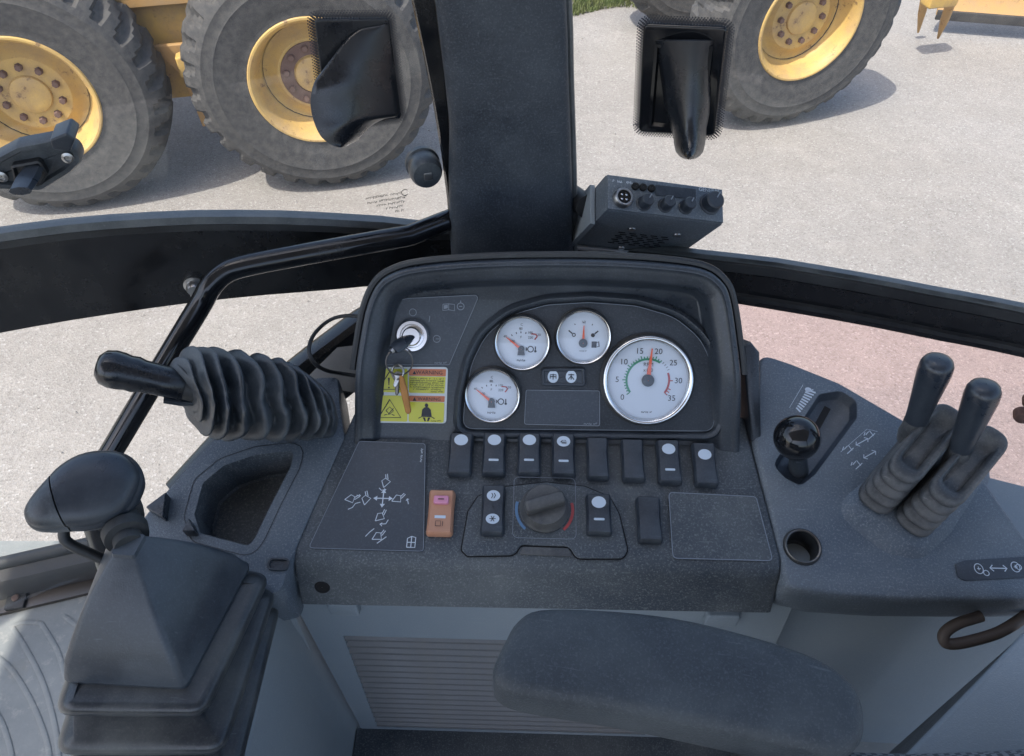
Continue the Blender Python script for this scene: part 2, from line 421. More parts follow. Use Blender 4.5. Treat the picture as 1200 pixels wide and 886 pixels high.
def pane(pl, zlo, zhi, th=.005, inset=0.0, ny=1):
    """curved sheet with thickness following the plan line; zlo, zhi are functions of x"""
    def side(dd):
        out = []
        for i, p in enumerate(pl):
            t = (pl[min(i+1, len(pl)-1)] - pl[max(i-1, 0)]).normalized(); n = Vector((t.y, -t.x, 0)); n = n if n.y < 0 else -n
            out.append(p + n * dd)
        return out
    A = side(inset); B = side(inset + th)
    L = [[Vector((a.x, a.y, zlo(a.x))), Vector((a.x, a.y, zhi(a.x))), Vector((b.x, b.y, zhi(a.x))), Vector((b.x, b.y, zlo(a.x)))] for a, b in zip(A, B)]
    return stack(L)

# ---- left front window: upper pane, black painted band, lower pane
bt = wall_path([(-150, 300), (0, 274), (60, 265), (150, 257), (250, 253), (350, 254), (440, 259), (520, 268)], PL_L)
bb = wall_path([(-150, 415), (0, 387), (100, 369), (200, 354), (300, 343), (430, 332), (520, 328)], PL_L)
ztop = lambda x: zs_at(bt, x); zbot = lambda x: zs_at(bb, x)
wl = thing('front_window', 'clear curved window left of the dark pillar with a black painted band', 'window', (-.5, .69, FLOOR))
part('upper_pane', pane(PL_L, lambda x: ztop(x) + .004, lambda x: 2.98), M['window_glass'], wl, smooth=60)
part('lower_pane', pane(PL_L, lambda x: FLOOR + .03, lambda x: zbot(x) - .001), M['window_glass'], wl, smooth=60)
part('painted_band', pane(PL_L, zbot, ztop, .006), M['black_paint'], wl, smooth=60)
part('band_seal', pane(PL_L, lambda x: ztop(x) - .004, lambda x: ztop(x) + .006, .014, -.004), M['seal_grey'], wl, smooth=40)
part('seal_lip', pane(PL_L, lambda x: ztop(x) - .013, lambda x: ztop(x) - .0045, .013, -.003), M['seal'], wl, smooth=40)
fr = wall_frame(228, 332, PL_L, .006)
part('bolt', lathe([(.0005, .016), (.007, .0155), (.009, .012), (.009, .006), (.0125, .005), (.0125, 0)], 20), M['steel'], wl, fr)
part('bolt_plate', prism(rrect(.019, .034, .006), 0, .003, .001), M['steel'], wl, fr.sub(0, -.010, .0005))
# tiny mirrored glass mark
fr = wall_frame(450, 238, PL_L, .0056)
mk = merge(*[scribble(0.004 * i, .010 - i * .006, w, .0034, seed=i) for i, w in enumerate((.040, .046, .034, .020, .012))], ring(.026, .010, .004, .0008, a0=.6, a1=5.6))
part('glass_mark', mk, M['ink'], wl, fr, kind='stuff', smooth=0)
# ---- right front window: upper pane, cross bar, lower tinted pane
rt = wall_path([(690, 288), (760, 290), (815, 297), (900, 306), (1000, 323), (1100, 342), (1200, 361), (1330, 390)], PL_R)
rb = wall_path([(690, 335), (760, 336), (860, 349), (1000, 373), (1100, 393), (1200, 413), (1330, 445)], PL_R)
rtop = lambda x: zs_at(rt, x); rbot = lambda x: zs_at(rb, x)
wr = thing('front_window', 'curved window right of the dark pillar, its lower pane tinted pink', 'window', (.5, .68, FLOOR))
part('upper_pane', pane(PL_R, lambda x: rtop(x) - .001, lambda x: 2.98), M['window_glass'], wr, smooth=60)
part('lower_pane', pane(PL_R, lambda x: FLOOR + .03, lambda x: rbot(x) + .006), M['pink_glass'], wr, smooth=60)
part('cross_bar', pane(PL_R, rbot, lambda x: rtop(x) - .016, .022, -.012), M['black_paint'], wr, smooth=40)
part('bar_seal', pane(PL_R, lambda x: rtop(x) - .0155, lambda x: rtop(x) - .003, .017, -.008), M['seal'], wr, smooth=40)
part('seal_edge', pane(PL_R, lambda x: rtop(x) - .0028, lambda x: rtop(x) + .004, .009, -.004), M['seal_grey'], wr, smooth=40)
part('inner_ridge', pane(PL_R, lambda x: rbot(x) + .012, lambda x: rbot(x) + .018, .006, .0102), M['seal'], wr, smooth=40)

fr = wall_frame(1210, 467, PL_R, .0055)
part('clamp_knob', lathe([(.011, 0), (.011, .008), (.008, .012), (.0005, .014)], 24), M['rust'], wr, fr)
part('clamp_knob', lathe([(.010, 0), (.010, .008), (.008, .012), (.0005, .014)], 24), M['rust'], wr, fr.sub(0, -.026, 0))
# ---- the pillar: dark trim, slightly waisted, leaning outward
pp0, pp1 = Vector((0, .735, CAM.z - .58)), Vector((0, .742, CAM.z - .25))
pn = Vector((1, 0, 0)).cross((pp1 - pp0).normalized()).normalized()
pil = thing('cab_pillar', 'wide dark textured pillar rising behind the instrument cluster', 'pillar', (0, .77, FLOOR))
PF = Fr(pp0, (1, 0, 0), pp1 - pp0)
ed = [(470, 531, 679), (380, 530, 676), (300, 527, 672), (255, 525, 672), (210, 524, 671), (150, 525, 669), (95, 519, 667), (45, 513, 666), (0, 507, 664), (-120, 496, 661), (-300, 482, 656)]
L = []
for v, a, b in ed:
    pa, pb = PF.px(a, v), PF.px(b, v)
    y = (pa.y + pb.y) / 2; x0, x1 = pa.x, pb.x; r = .010; loop = []
    for sx, x in ((0, x0), (1, x1)):
        pass
    loop = [(x0 + .004, -.10), (x0, -.03), (x0 + .001, -.010), (x0 + .004, -.004), (x0 + .010, -.0008), (x0 + .02, 0),
            ((x0 + x1) / 2, .0012), (x1 - .014, 0), (x1 - .006, -.0015), (x1 - .002, -.005), (x1, -.012), (x1, -.03), (x1 - .004, -.10)]
    L.append([Vector((x, y, z)) for x, z in loop])
part('trim', stack(L), M['pillar'], pil, PF, smooth=50)
# bright inner edge of the trim on its right and the black seal on its left
e2 = [PF.w(PF.px(b, v).x + .0025, PF.px(b, v).y, -.02) for v, a, b in ed]
part('edge_strip', tube(e2, .0035, 8), M['seal_grey'], pil)
sl = [(-300, 415, 470), (-120, 452, 488), (0, 482, 509), (60, 495, 517), (120, 507, 525), (180, 517, 527), (235, 524, 529), (300, 528, 532)]
L = []
for v, a, b in sl:
    pa, pb = PF.px(a, v, -.025), PF.px(b, v, -.025); y = (pa.y + pb.y) / 2
    L.append([Vector((pa.x, y, -.04)), Vector((pa.x, y, -.026)), Vector((pa.x + .003, y, -.022)), Vector((pb.x, y, -.024)), Vector((pb.x, y, -.04))])
part('window_seal', stack(L), M['black_paint'], pil, PF, smooth=50)

# ---- rear posts of the cab, behind the camera
for k, (x, y) in enumerate(((-1.22, -.95), (1.1, -.95))):
    solo('cab_post', prism(rrect(.09, .09, .02), FLOOR - .06, 3.02), M['pillar'], 'dark rear corner post of the cab on the %s of the operator' % ('left', 'right')[k], 'post', Fr((x, y, 0), (1, 0, 0), (0, 1, 0)), 'rear cab posts')
# door sill at the left
p0 = wall_hit(-120, 728, PL_L)[1]
sp = [hitz(u, v, FLOOR + .03) for u, v in ((-160, 718), (-60, 693), (0, 681), (65, 666), (130, 651), (200, 634), (300, 612), (420, 590))]
sill = thing('door_sill', 'dark metal door sill along the floor under the left window', 'sill', (-.8, .5, FLOOR))
part('rail', sweep(sp, [(-.010, -.03), (.022, -.03), (.022, .010), (.016, .020), (-.004, .024), (-.010, .016)]), M['machine_black'], sill)
part('seal', tube([p + Vector((0, .016, .026)) for p in sp], .011, 12), M['seal'], sill)
part('trim_strip', sweep([p + Vector((.014, -.030, -.026)) for p in sp], [(-.014, -.004), (.014, -.004), (.014, .003), (-.014, .003)]), M['dark_steel'], sill)
fr = Fr(hitz(20, 704, FLOOR + .008), (1, .18, 0), (0, 1, 0))
part('clip', prism(rrect(.030, .032, .003), 0, .005, .001), M['seal'], sill, fr)
part('screw', lathe([(.006, 0), (.006, .003), (.004, .0045), (.0005, .0045)], 14), M['rust'], sill, fr.sub(0, .002, .005))
# pressed ribs of the floor plate
fl = bpy.data.objects['cab_floor']
for k, pts in enumerate((((-60, 740), (0, 772), (30, 810), (52, 860), (60, 900)), ((13, 733), (30, 760), (50, 800), (64, 850), (70, 900)), ((13, 733), (28, 729), (48, 730)), ((48, 730), (68, 765), (80, 810), (92, 860)), ((-60, 810), (-10, 830), (10, 870), (16, 910)), ((75, 722), (95, 735), (120, 735)))):
    c = catmull([hitz(u, v, FLOOR + .001) for u, v in pts], 5)
    part('floor_rib', tube(c, .0035, 8, sq=(1, .13)), M['floor_plate'], fl)

# ---- grab rail
A = PF.w(PF.px(528, 268).x, PF.px(528, 268).y, -.02)
wi = lambda u, v, i: wall_hit(u, v, PL_L, i)[1]
gp = [A, wi(480, 276, .05), wi(440, 283, .055), wi(340, 301, .06), wi(285, 312, .065), wi(262, 321, .068), wi(246, 337, .075), wi(232, 362, .085), wi(180, 447, .13), wi(135, 522, .17), wi(112, 562, .19), wi(108, 600, .20), wi(125, 660, .20), wi(150, 740, .20)]
gp = [gp[0]] + catmull(gp[1:], 5)
part_g = tube(gp, .0125, 16)
solo('grab_rail', part_g, M['black_gloss'], 'glossy black bent grab rail from the pillar down beside the left window', 'grab rail')
# lower corner frame behind the instrument cluster with a loop of cable
crn = thing('window_corner_frame', 'black slanted lower frame of the left window beside the cluster', 'frame', (-.22, .72, FLOOR))
cp = [at(450, 352, .99), at(418, 372, .985), at(370, 408, .98), at(330, 440, .975), at(290, 475, .97), at(250, 520, .96), at(200, 575, .95)]
part('frame_bar', sweep(cp, [(-.012, -.10), (.018, -.10), (.018, -.004), (.012, 0), (-.006, 0), (-.012, -.006)]), M['black_paint'], crn)
part('frame_ridge', tube([p + Vector((.012, -.035, -.030)) for p in cp], .004, 8), M['seal_grey'], crn)
part('bracket', prism([(-.05, -.03), (.05, -.03), (.05, .035), (-.01, .02)], 0, .006, .001), M['vent'], crn, Fr(at(404, 428, .90), (1, -.2, 0), (0, .6, .6)))
lp = catmull([at(u, v, .84 + .03 * math.sin(i)) for i, (u, v) in enumerate(((430, 372), (405, 370), (385, 376), (368, 392), (362, 410), (368, 425), (382, 434), (402, 438), (430, 442)))], 5)
solo('cable', tube(lp, .0022, 8), M['seal'], 'thin black cable looped beside the left edge of the cluster', 'cable')

# ---- window hinge covers with dotted paint border
def frit(poly, rows=4, pitch=.0029):
    gs = []; p = [Vector(q[:2]) for q in ccw([tuple(q) for q in poly])]
    for k in range(rows):
        q = offset(p, -pitch * (.35 + .62 * k)); acc = 0; r = pitch * (.50 - .07 * k); step = pitch; tgt = (k % 2) * pitch / 2
        for a, b in zip(q, q[1:] + q[:1]):
            l = (b - a).length
            while tgt <= acc + l and l > 0:
                c = a + (b - a) * ((tgt - acc) / l); tgt += step
                gs.append(([(c.x + r*math.cos(j*math.pi/3), c.y + r*math.sin(j*math.pi/3), .0003) for j in range(6)], [(0, 1, 2, 3, 4, 5)]))
            acc += l
    return merge(*gs)
def surf(outline_rows, fr):
    """loft of open rows -> closed thin solid in frame coordinates; rows of (x, y, z)"""
    n = len(outline_rows[0]); V = [tuple(p) for r in outline_rows for p in r]; m = len(outline_rows)
    V2 = [(x, y, max(z - .003, -.001)) for x, y, z in V]; o = len(V); Fc = []
    for i in range(m - 1):
        for j in range(n - 1):
            a = (i*n+j, i*n+j+1, (i+1)*n+j+1, (i+1)*n+j); Fc.append(a); Fc.append(tuple(q + o for q in reversed(a)))
    rim = [j for j in range(n)] + [i*n+n-1 for i in range(1, m)] + [(m-1)*n+j for j in range(n-2, -1, -1)] + [i*n for i in range(m-2, 0, -1)]
    for a, b in zip(rim, rim[1:] + rim[:1]): Fc.append((b, a, a + o, b + o))
    return V + V2, Fc
fr = wall_frame(415, 90, PL_L, .0055)
hc = thing('hinge_cover', 'black plastic hinge cover on the glass left of the pillar, broad rounded flap', 'hinge cover', fr.O, 'hinge covers on the glass')
pl = roundpoly(fr.poly([(368, 21), (455, 20), (470, 137), (383, 148)]), .004)
part('plate', prism(pl, .0004, .004, .0015), M['black_satin'], hc, fr)
part('frit_border', frit(pl), M['ink'], hc, fr, kind='stuff', smooth=0)
# flap: swells away from the glass towards its rounded lower end
lft = [(446, 30), (422, 35), (406, 48), (393, 64), (379, 83), (368, 99), (364, 118), (365, 132), (368, 143), (372, 153), (377, 161), (384, 167), (391, 171), (398, 173)]
rgt = [(454, 28), (456, 42), (458, 56), (460, 70), (462, 84), (464, 98), (466, 113), (467, 126), (466, 136), (452, 139), (439, 145), (429, 154), (419, 164), (408, 171)]
def c2(l): return [(p.x, p.y) for p in catmull([Vector((a, b, 0)) for a, b in l], 3)]
rows = []; lf2, rg2 = c2(lft), c2(rgt)
for i, (a, b) in enumerate(zip(lf2, rg2)):
    t = i / (len(lf2) - 1); row = []; tt = t * t * (3 - 2 * t)
    for j in range(17):
        s = j / 16; u = a[0] + (b[0] - a[0]) * s; v = a[1] + (b[1] - a[1]) * s
        zz = .007 + .040 * tt * (1 - .7 * s * s) + .010 * math.sin(math.pi * s) * math.sin(math.pi * min(1, t * 1.1))
        q = fr.px(u, v, zz); row.append((q.x, q.y, zz))
    rows.append(row)
part('flap', surf(rows, fr), M['black_satin'], hc, fr, smooth=60)
fr = wall_frame(800, 95, PL_R, .0055)
hc = thing('hinge_cover', 'black plastic hinge cover on the glass right of the pillar with a narrow tongue', 'hinge cover', fr.O, 'hinge covers on the glass')
pl = roundpoly(fr.poly([(755, 26), (853, 30), (838, 157), (749, 152)]), .006)
part('plate', prism(pl, .0004, .005, .002), M['black_gloss'], hc, fr)
part('frit_border', frit(pl), M['ink'], hc, fr, kind='stuff', smooth=0)
inn = roundpoly(fr.poly([(768, 46), (838, 48), (826, 152), (760, 146)]), .004)
part('raised_frame', stack([L3(inn, .005), L3(offset(inn, .001), .010), L3(offset(inn, .004), .010), L3(offset(inn, .006), .0055)], False, True), M['black_gloss'], hc, fr)
rows = []
cen = [(802, 48, 34), (802, 60, 32), (802, 75, 30), (803, 90, 29), (804, 105, 28), (805, 120, 27), (806, 135, 25), (807, 150, 21), (808, 160, 19), (808, 170, 18), (808, 178, 16), (808, 183, 12), (808, 186, 7), (808, 187, 2)]
for i, (c, v, hw) in enumerate(cen):
    t = i / (len(cen) - 1); row = []
    for j in range(13):
        s = -1 + 2 * j / 12; sk = 14 * (1 - t) * (1 - t)
        bulge = 1 - s * s
        zz = .006 + .050 * t * t + (.014 + .016 * t) * bulge
        q = fr.px(c + s * hw + sk * bulge * .3, v, zz); row.append((q.x, q.y, zz))
    rows.append(row)
part('tongue', surf(rows, fr), M['black_satin'], hc, fr, smooth=60)

# ---- round rubber stop on the left window
fr = wall_frame(494, 189, PL_L, .0055)
st = thing('rubber_stop', 'round black rubber stop screwed on the glass beside the pillar', 'stop', fr.O)
r = .0185
part('stop_body', lathe([(r*1.05, 0), (r*1.08, .006), (r*.98, .008), (r*.98, .014), (r*1.03, .018), (r*.98, .026), (r*.85, .031), (r*.4, .033), (.0005, .033)], 32), M['rubber'], st, fr)
part('screw_socket', prism(rrect(.009, .009, .001), .033, .0345, .0004), M['steel'], st, fr)

# ---- door latch on the far left glass
fr = wall_frame(45, 195, PL_L, .0055)
la = thing('door_latch', 'grey black door latch with a small lever on the left window glass', 'latch', fr.O)
o1 = roundpoly(fr.poly([(-30, 195), (20, 168), (62, 160), (92, 170), (98, 186), (84, 200), (50, 221), (-30, 218)], .012), .012)
part('latch_body', stack([L3(o1, 0), L3(o1, .014), L3(offset(o1, .002), .018), L3(offset(o1, .006), .018), L3(offset(o1, .008), .013)], True, True), M['rubber'], la, fr)
o2 = roundpoly(fr.poly([(14, 190), (48, 184), (58, 200), (50, 213), (20, 214)], .014), .004)
part('socket', stack([L3(o2, .0132), L3(o2, .021), L3(offset(o2, .002), .022), L3(offset(o2, .004), .018)], True, True), M['seal'], la, fr)
A, B = fr.P(40, 196, .018), fr.P(24, 224, .062)
part('lever', tube([A, A.lerp(B, .5), B], [.008, .010, .009], 8, sq=(1.2, .5)), M['grip'], la)
for u, v in ((80, 184), (2, 206)):
    part('screw', lathe([(.006, 0), (.006, .003), (.0035, .004), (.003, .002), (.0005, .002)], 16), M['steel'], la, fr.sub(*fr.px(u, v, .0135), .0131))
o3 = roundpoly(fr.poly([(60, 158), (80, 150), (90, 158), (84, 172), (64, 170)], .02), .003)
part('catch', prism(o3, 0, .030, .002), M['grip'], la, fr)

# ------------------------------------------------------------------ dashboard
D0 = at(640, 510, .80)
yaw = rad(1.6)
EX = Vector((math.cos(yaw), -math.sin(yaw), 0)); FY = Vector((math.sin(yaw), math.cos(yaw), 0)); ZZ = Vector((0, 0, 1))
FA = Fr(D0, EX, FY * math.sin(rad(38)) + ZZ * math.cos(rad(38)))
SP = Fr(D0, EX, FY * math.cos(rad(12)) + ZZ * math.sin(rad(12)))
dash = thing('dashboard', 'dark blue grey dashboard with round gauges, rocker switches and a louvred lower panel', 'dashboard', (D0.x, D0.y, FLOOR))

# cluster housing: deep hood with a rolled rim around the recessed fascia
def hood_outline(du, top):
    return [(404, 548), (413 + du, 455), (420 + du, 400), (428 + du, 360), (440 + du, 334), (458 + du, 320 + top), (490, 311 + top), (560, 305 + top), (640, 303 + top), (720, 304 + top), (790, 309 + top), (828 - du * .3, 316 + top), (848 - du, 330 + top), (858 - du, 350), (866 - du, 400), (872 - du, 462), (880, 554)]
ho = FA.poly(hood_outline(0, 0), .03)
ho[0].y = -.066; ho[-1].y = -.066
ho = [ho[0]] + [Vector(p) for p in catmull([Vector((p.x, p.y, 0)) for p in ho], 4)][1:]
ho = ccw([(p[0], p[1]) for p in ho])
zr = .030
hl = [L3(offset(ho, .012), -.16), L3(offset(ho, .001), -.03), L3(ho, zr - .008), L3(offset(ho, .0015), zr - .002), L3(offset(ho, .004), zr), L3(offset(ho, .0065), zr - .0005), L3(offset(ho, .0075), zr - .003),
      L3(offset(ho, .010), zr - .004), L3(offset(ho, .018), zr - .007), L3(offset(ho, .021), zr - .011), L3(offset(ho, .0225), zr - .018), L3(offset(ho, .026), .002), L3(offset(ho, .028), 0)]
for lp_ in hl:
    for p in lp_:
        if p.z > 0: p.z *= max(.12, min(1, .22 + p.y / .085))
part('cluster_housing', stack(hl, False, True), M['hood'], dash, FA, smooth=50)
# thin rubber edge around the top of the hood
hp = [FA.w(p[0], p[1], (zr - .010) * max(.12, min(1, .22 + p[1] / .085))) for p in offset(ho, -.0035)]
hp = [p for p in hp if (FA.I @ p).y > .06]
hp.sort(key=lambda p: math.atan2((FA.I @ p).x, (FA.I @ p).y - .02))
part('hood_edge', tube(hp, .0038, 8), M['seal'], dash)
# raised ridge round the gauge field, and the gauge field plate
cl = FA.poly([(541, 503), (544, 465), (552, 425), (568, 392), (598, 368), (640, 356), (690, 353), (745, 357), (790, 370), (822, 396), (836, 430), (840, 470), (836, 506)])
cl = [tuple(p) for p in cl]; cl = [Vector(p) for p in ccw(cl)]
cl = roundpoly([(p.x, p.y) for p in cl], [.012 if p.y < .012 else .06 for p in cl], 5); cl = [(p.x, p.y) for p in cl]
part('gauge_plate', prism(cl, .0004, .0018, .0008), M['fascia'], dash, FA)
rid = offset(cl, -.0065)
part('gauge_ridge', stack([L3(offset(rid, -.004), -.001), L3(offset(rid, -.001), .006), L3(offset(rid, .0012), .0085), L3(offset(rid, .0035), .008), L3(offset(rid, .0055), .004), L3(offset(rid, .0062), -.001)], False, False), M['hood'], dash, FA, smooth=60)
def outline(poly, w, fr, z, mat, parent, name='printed_line'):
    return part(name, strokes([poly], w, z, closed=True), mat, parent, fr, smooth=0)
outline(offset(cl, .0012), .0005, FA, .0021, M['ink_grey'], dash)
# decal with the ignition lock
kd = roundpoly(FA.poly([(436, 428), (448, 372), (457, 354), (478, 349), (558, 345), (561, 349), (546, 384), (527, 428)]), [.002, .004, .006, .004, .002, .002, .006, .002])
part('ignition_decal', prism(kd, .0002, .0010), M['decal_dark'], dash, FA)
outline(offset(kd, .0006), .0005, FA, .0014, M['ink_grey'], dash)
ic = []
def fp(u, v): return tuple(FA.px(u, v))
x, y = fp(484, 366); ic.append(ring(x, y, .0036, .0006, .0014))
x, y = fp(512, 397); ic += [ring(x, y, .0036, .0006, .0014), strokes([[(x - .001, y), (x + .003, y)]], .0006, .0014)]
x, y = fp(503, 377); ic.append(strokes([[(x, y), (x + .0008, y + .006)]], .0006, .0014))
x, y = fp(526, 360); ic += [strokes([[(x - .006, y + .003), (x - .006, y - .0035), (x, y - .0025), (x + .006, y - .0035), (x + .006, y + .003), (x, y + .0035), (x - .006, y + .003)], [(x, y - .0025), (x, y + .0035)]], .0007, .0014), flat([(x - .005, y - .002), (x - .001, y - .001), (x - .001, y + .0025), (x - .005, y + .002)], .0014)]
x, y = fp(540, 359); ic += [ring(x, y, .0035, .0008, .0014), strokes([[(x - .0016, y), (x + .0016, y)], [(x, y + .0035), (x, y + .006)]], .0008, .0014)]
x, y = fp(517, 425); ic.append(scribble(x, y, .013, .0022, .0014))
part('printed_symbols', merge(*ic), M['ink_grey'], dash, FA, kind='stuff', smooth=0)

# warning sticker
sk = roundpoly(FA.poly([(432, 495), (439, 430), (525, 430), (523, 496)]), .004)
stick = part('warning_sticker', prism(sk, .0002, .0009), M['sticker_edge'], dash, FA, label='yellow warning sticker with pictograms')
def sq(a, b, c, d): return [fp(*a), fp(*b), fp(*c), fp(*d)]
cells = [roundpoly(sq((436, 459), (441, 432), (478, 432), (478, 460)), .002), roundpoly(sq((479.5, 440), (479.5, 432), (523, 432.5), (522.5, 441)), .001), roundpoly(sq((479.5, 460), (479.5, 440.5), (522.5, 441.5), (521, 461)), .001),
         roundpoly(sq((434, 493), (437, 463), (478, 463.5), (477.5, 494)), .002), roundpoly(sq((479, 470), (479.5, 463.5), (521.5, 464), (521, 471)), .001), roundpoly(sq((479, 494), (479, 470.5), (521, 471.5), (520, 495)), .002)]
for i, c in enumerate(cells):
    part('sticker_field', flat(c, .0012), M['red_sticker' if i in (1, 4) else 'yellow_sticker'], stick, FA, smooth=0)
s_ = []
for (u, v, w) in ((457, 446, 13), (457, 479, 13)):
    a, b, c = fp(u, v - 11), fp(u - w, v + 10), fp(u + w, v + 10)
    s_.append(strokes([[a, b, c]], .0012, .0015, closed=True))
x, y = fp(456, 449); s_ += [flat([(x - .001, y + .006), (x + .001, y + .006), (x + .0004, y - .002), (x - .0004, y - .002)], .0015), ell(x, y - .0045, .0009, .0009, .0015)]
x, y = fp(457, 482); s_ += [strokes([[(x - .004, y + .001), (x, y + .005), (x + .004, y + .001), (x, y - .003), (x - .004, y + .001)], [(x - .002, y - .0035), (x + .004, y + .0035)], [(x - .006, y - .004), (x - .003, y - .003)], [(x + .002, y - .003), (x + .005, y - .004)]], .0008, .0015)]
x, y = fp(500, 483)
s_ += [ell(x, y + .0075, .0018, .0022, .0015), flat([(x - .0055, y - .004), (x + .0055, y - .004), (x + .0045, y + .003), (x + .002, y + .0055), (x - .002, y + .0055), (x - .0045, y + .003)], .0015),
       flat([(x - .004, y - .0055), (x - .0015, y - .0055), (x - .0005, y - .0095), (x - .0022, y - .0095)], .0015), flat([(x + .004, y - .0055), (x + .0015, y - .0055), (x + .0005, y - .0095), (x + .0022, y - .0095)], .0015), strokes([[(x - .0085, y - .0065), (x - .005, y - .0045), (x + .005, y - .0045), (x + .0085, y - .0065)]], .0009, .00155)]
x, y = fp(501, 436.5); s_ += [text('WARNING', .0058, x + .002, y, .0015), flat([(x - .0155, y - .002), (x - .0115, y - .002), (x - .0135, y + .0018)], .0015)]
x, y = fp(501, 467.5); s_ += [text('WARNING', .0050, x + .002, y, .0015), flat([(x - .0155, y - .002), (x - .0115, y - .002), (x - .0135, y + .0018)], .0015)]
for i in range(6):
    x, y = fp(500.5, 443.6 + i * 2.5); s_.append(scribble(x, y, .035 if i < 5 else .028, .0019, .0015, seed=20 + i))
x, y = fp(512, 458.8); s_.append(scribble(x, y, .012, .0018, .0015)); x, y = fp(511, 493); s_.append(scribble(x, y, .010, .0016, .0015))
part('pictogram', merge(*s_), M['ink'], stick, FA, kind='stuff', smooth=0)

# blank decal and warning light block in the gauge field
bd = roundpoly(FA.poly([(614, 497), (616, 456), (703, 457), (703, 499)]), .003)
part('blank_decal', prism(bd, .0019, .0026), M['decal_dark'], dash, FA)
outline(offset(bd, .0005), .0006, FA, .0029, M['ink_grey'], dash)
x, y = fp(692, 496); part('part_number', scribble(x, y, .014, .0024, .0029), M['ink_grey'], dash, FA, kind='stuff', smooth=0)
wb = roundpoly(FA.poly([(635, 451), (634, 431), (685, 430), (686, 452)]), .0035)
lb = part('warning_light_block', stack([L3(wb, .0018), L3(wb, .005), L3(offset(wb, .001), .006), L3(offset(wb, .0025), .006), L3(offset(wb, .0035), .005)], False, True), M['switch'], dash, FA)
for i, (u, v) in enumerate(((648, 440.5), (669, 440.5))):
    x, y = fp(u, v); part('lens', ell(0, 0, .0056, .0066, 0), M['lens'], lb, FA.sub(x, y, .0053))
    ss = [strokes([[(-.003, -.002), (-.003, .002), (.003, .002), (.003, -.002)], [(-.003, 0), (.003, 0)], [(0, -.003), (0, .003)]], .0009)] if i == 0 else [strokes([[(-.003, -.003), (0, .001), (.003, -.003)], [(-.003, .002), (.003, .002)], [(0, .003), (0, -.003)]], .0009)]
    part('lens_symbol', merge(*ss), M['ink'], lb, FA.sub(x, y, .0053), kind='stuff', smooth=0)

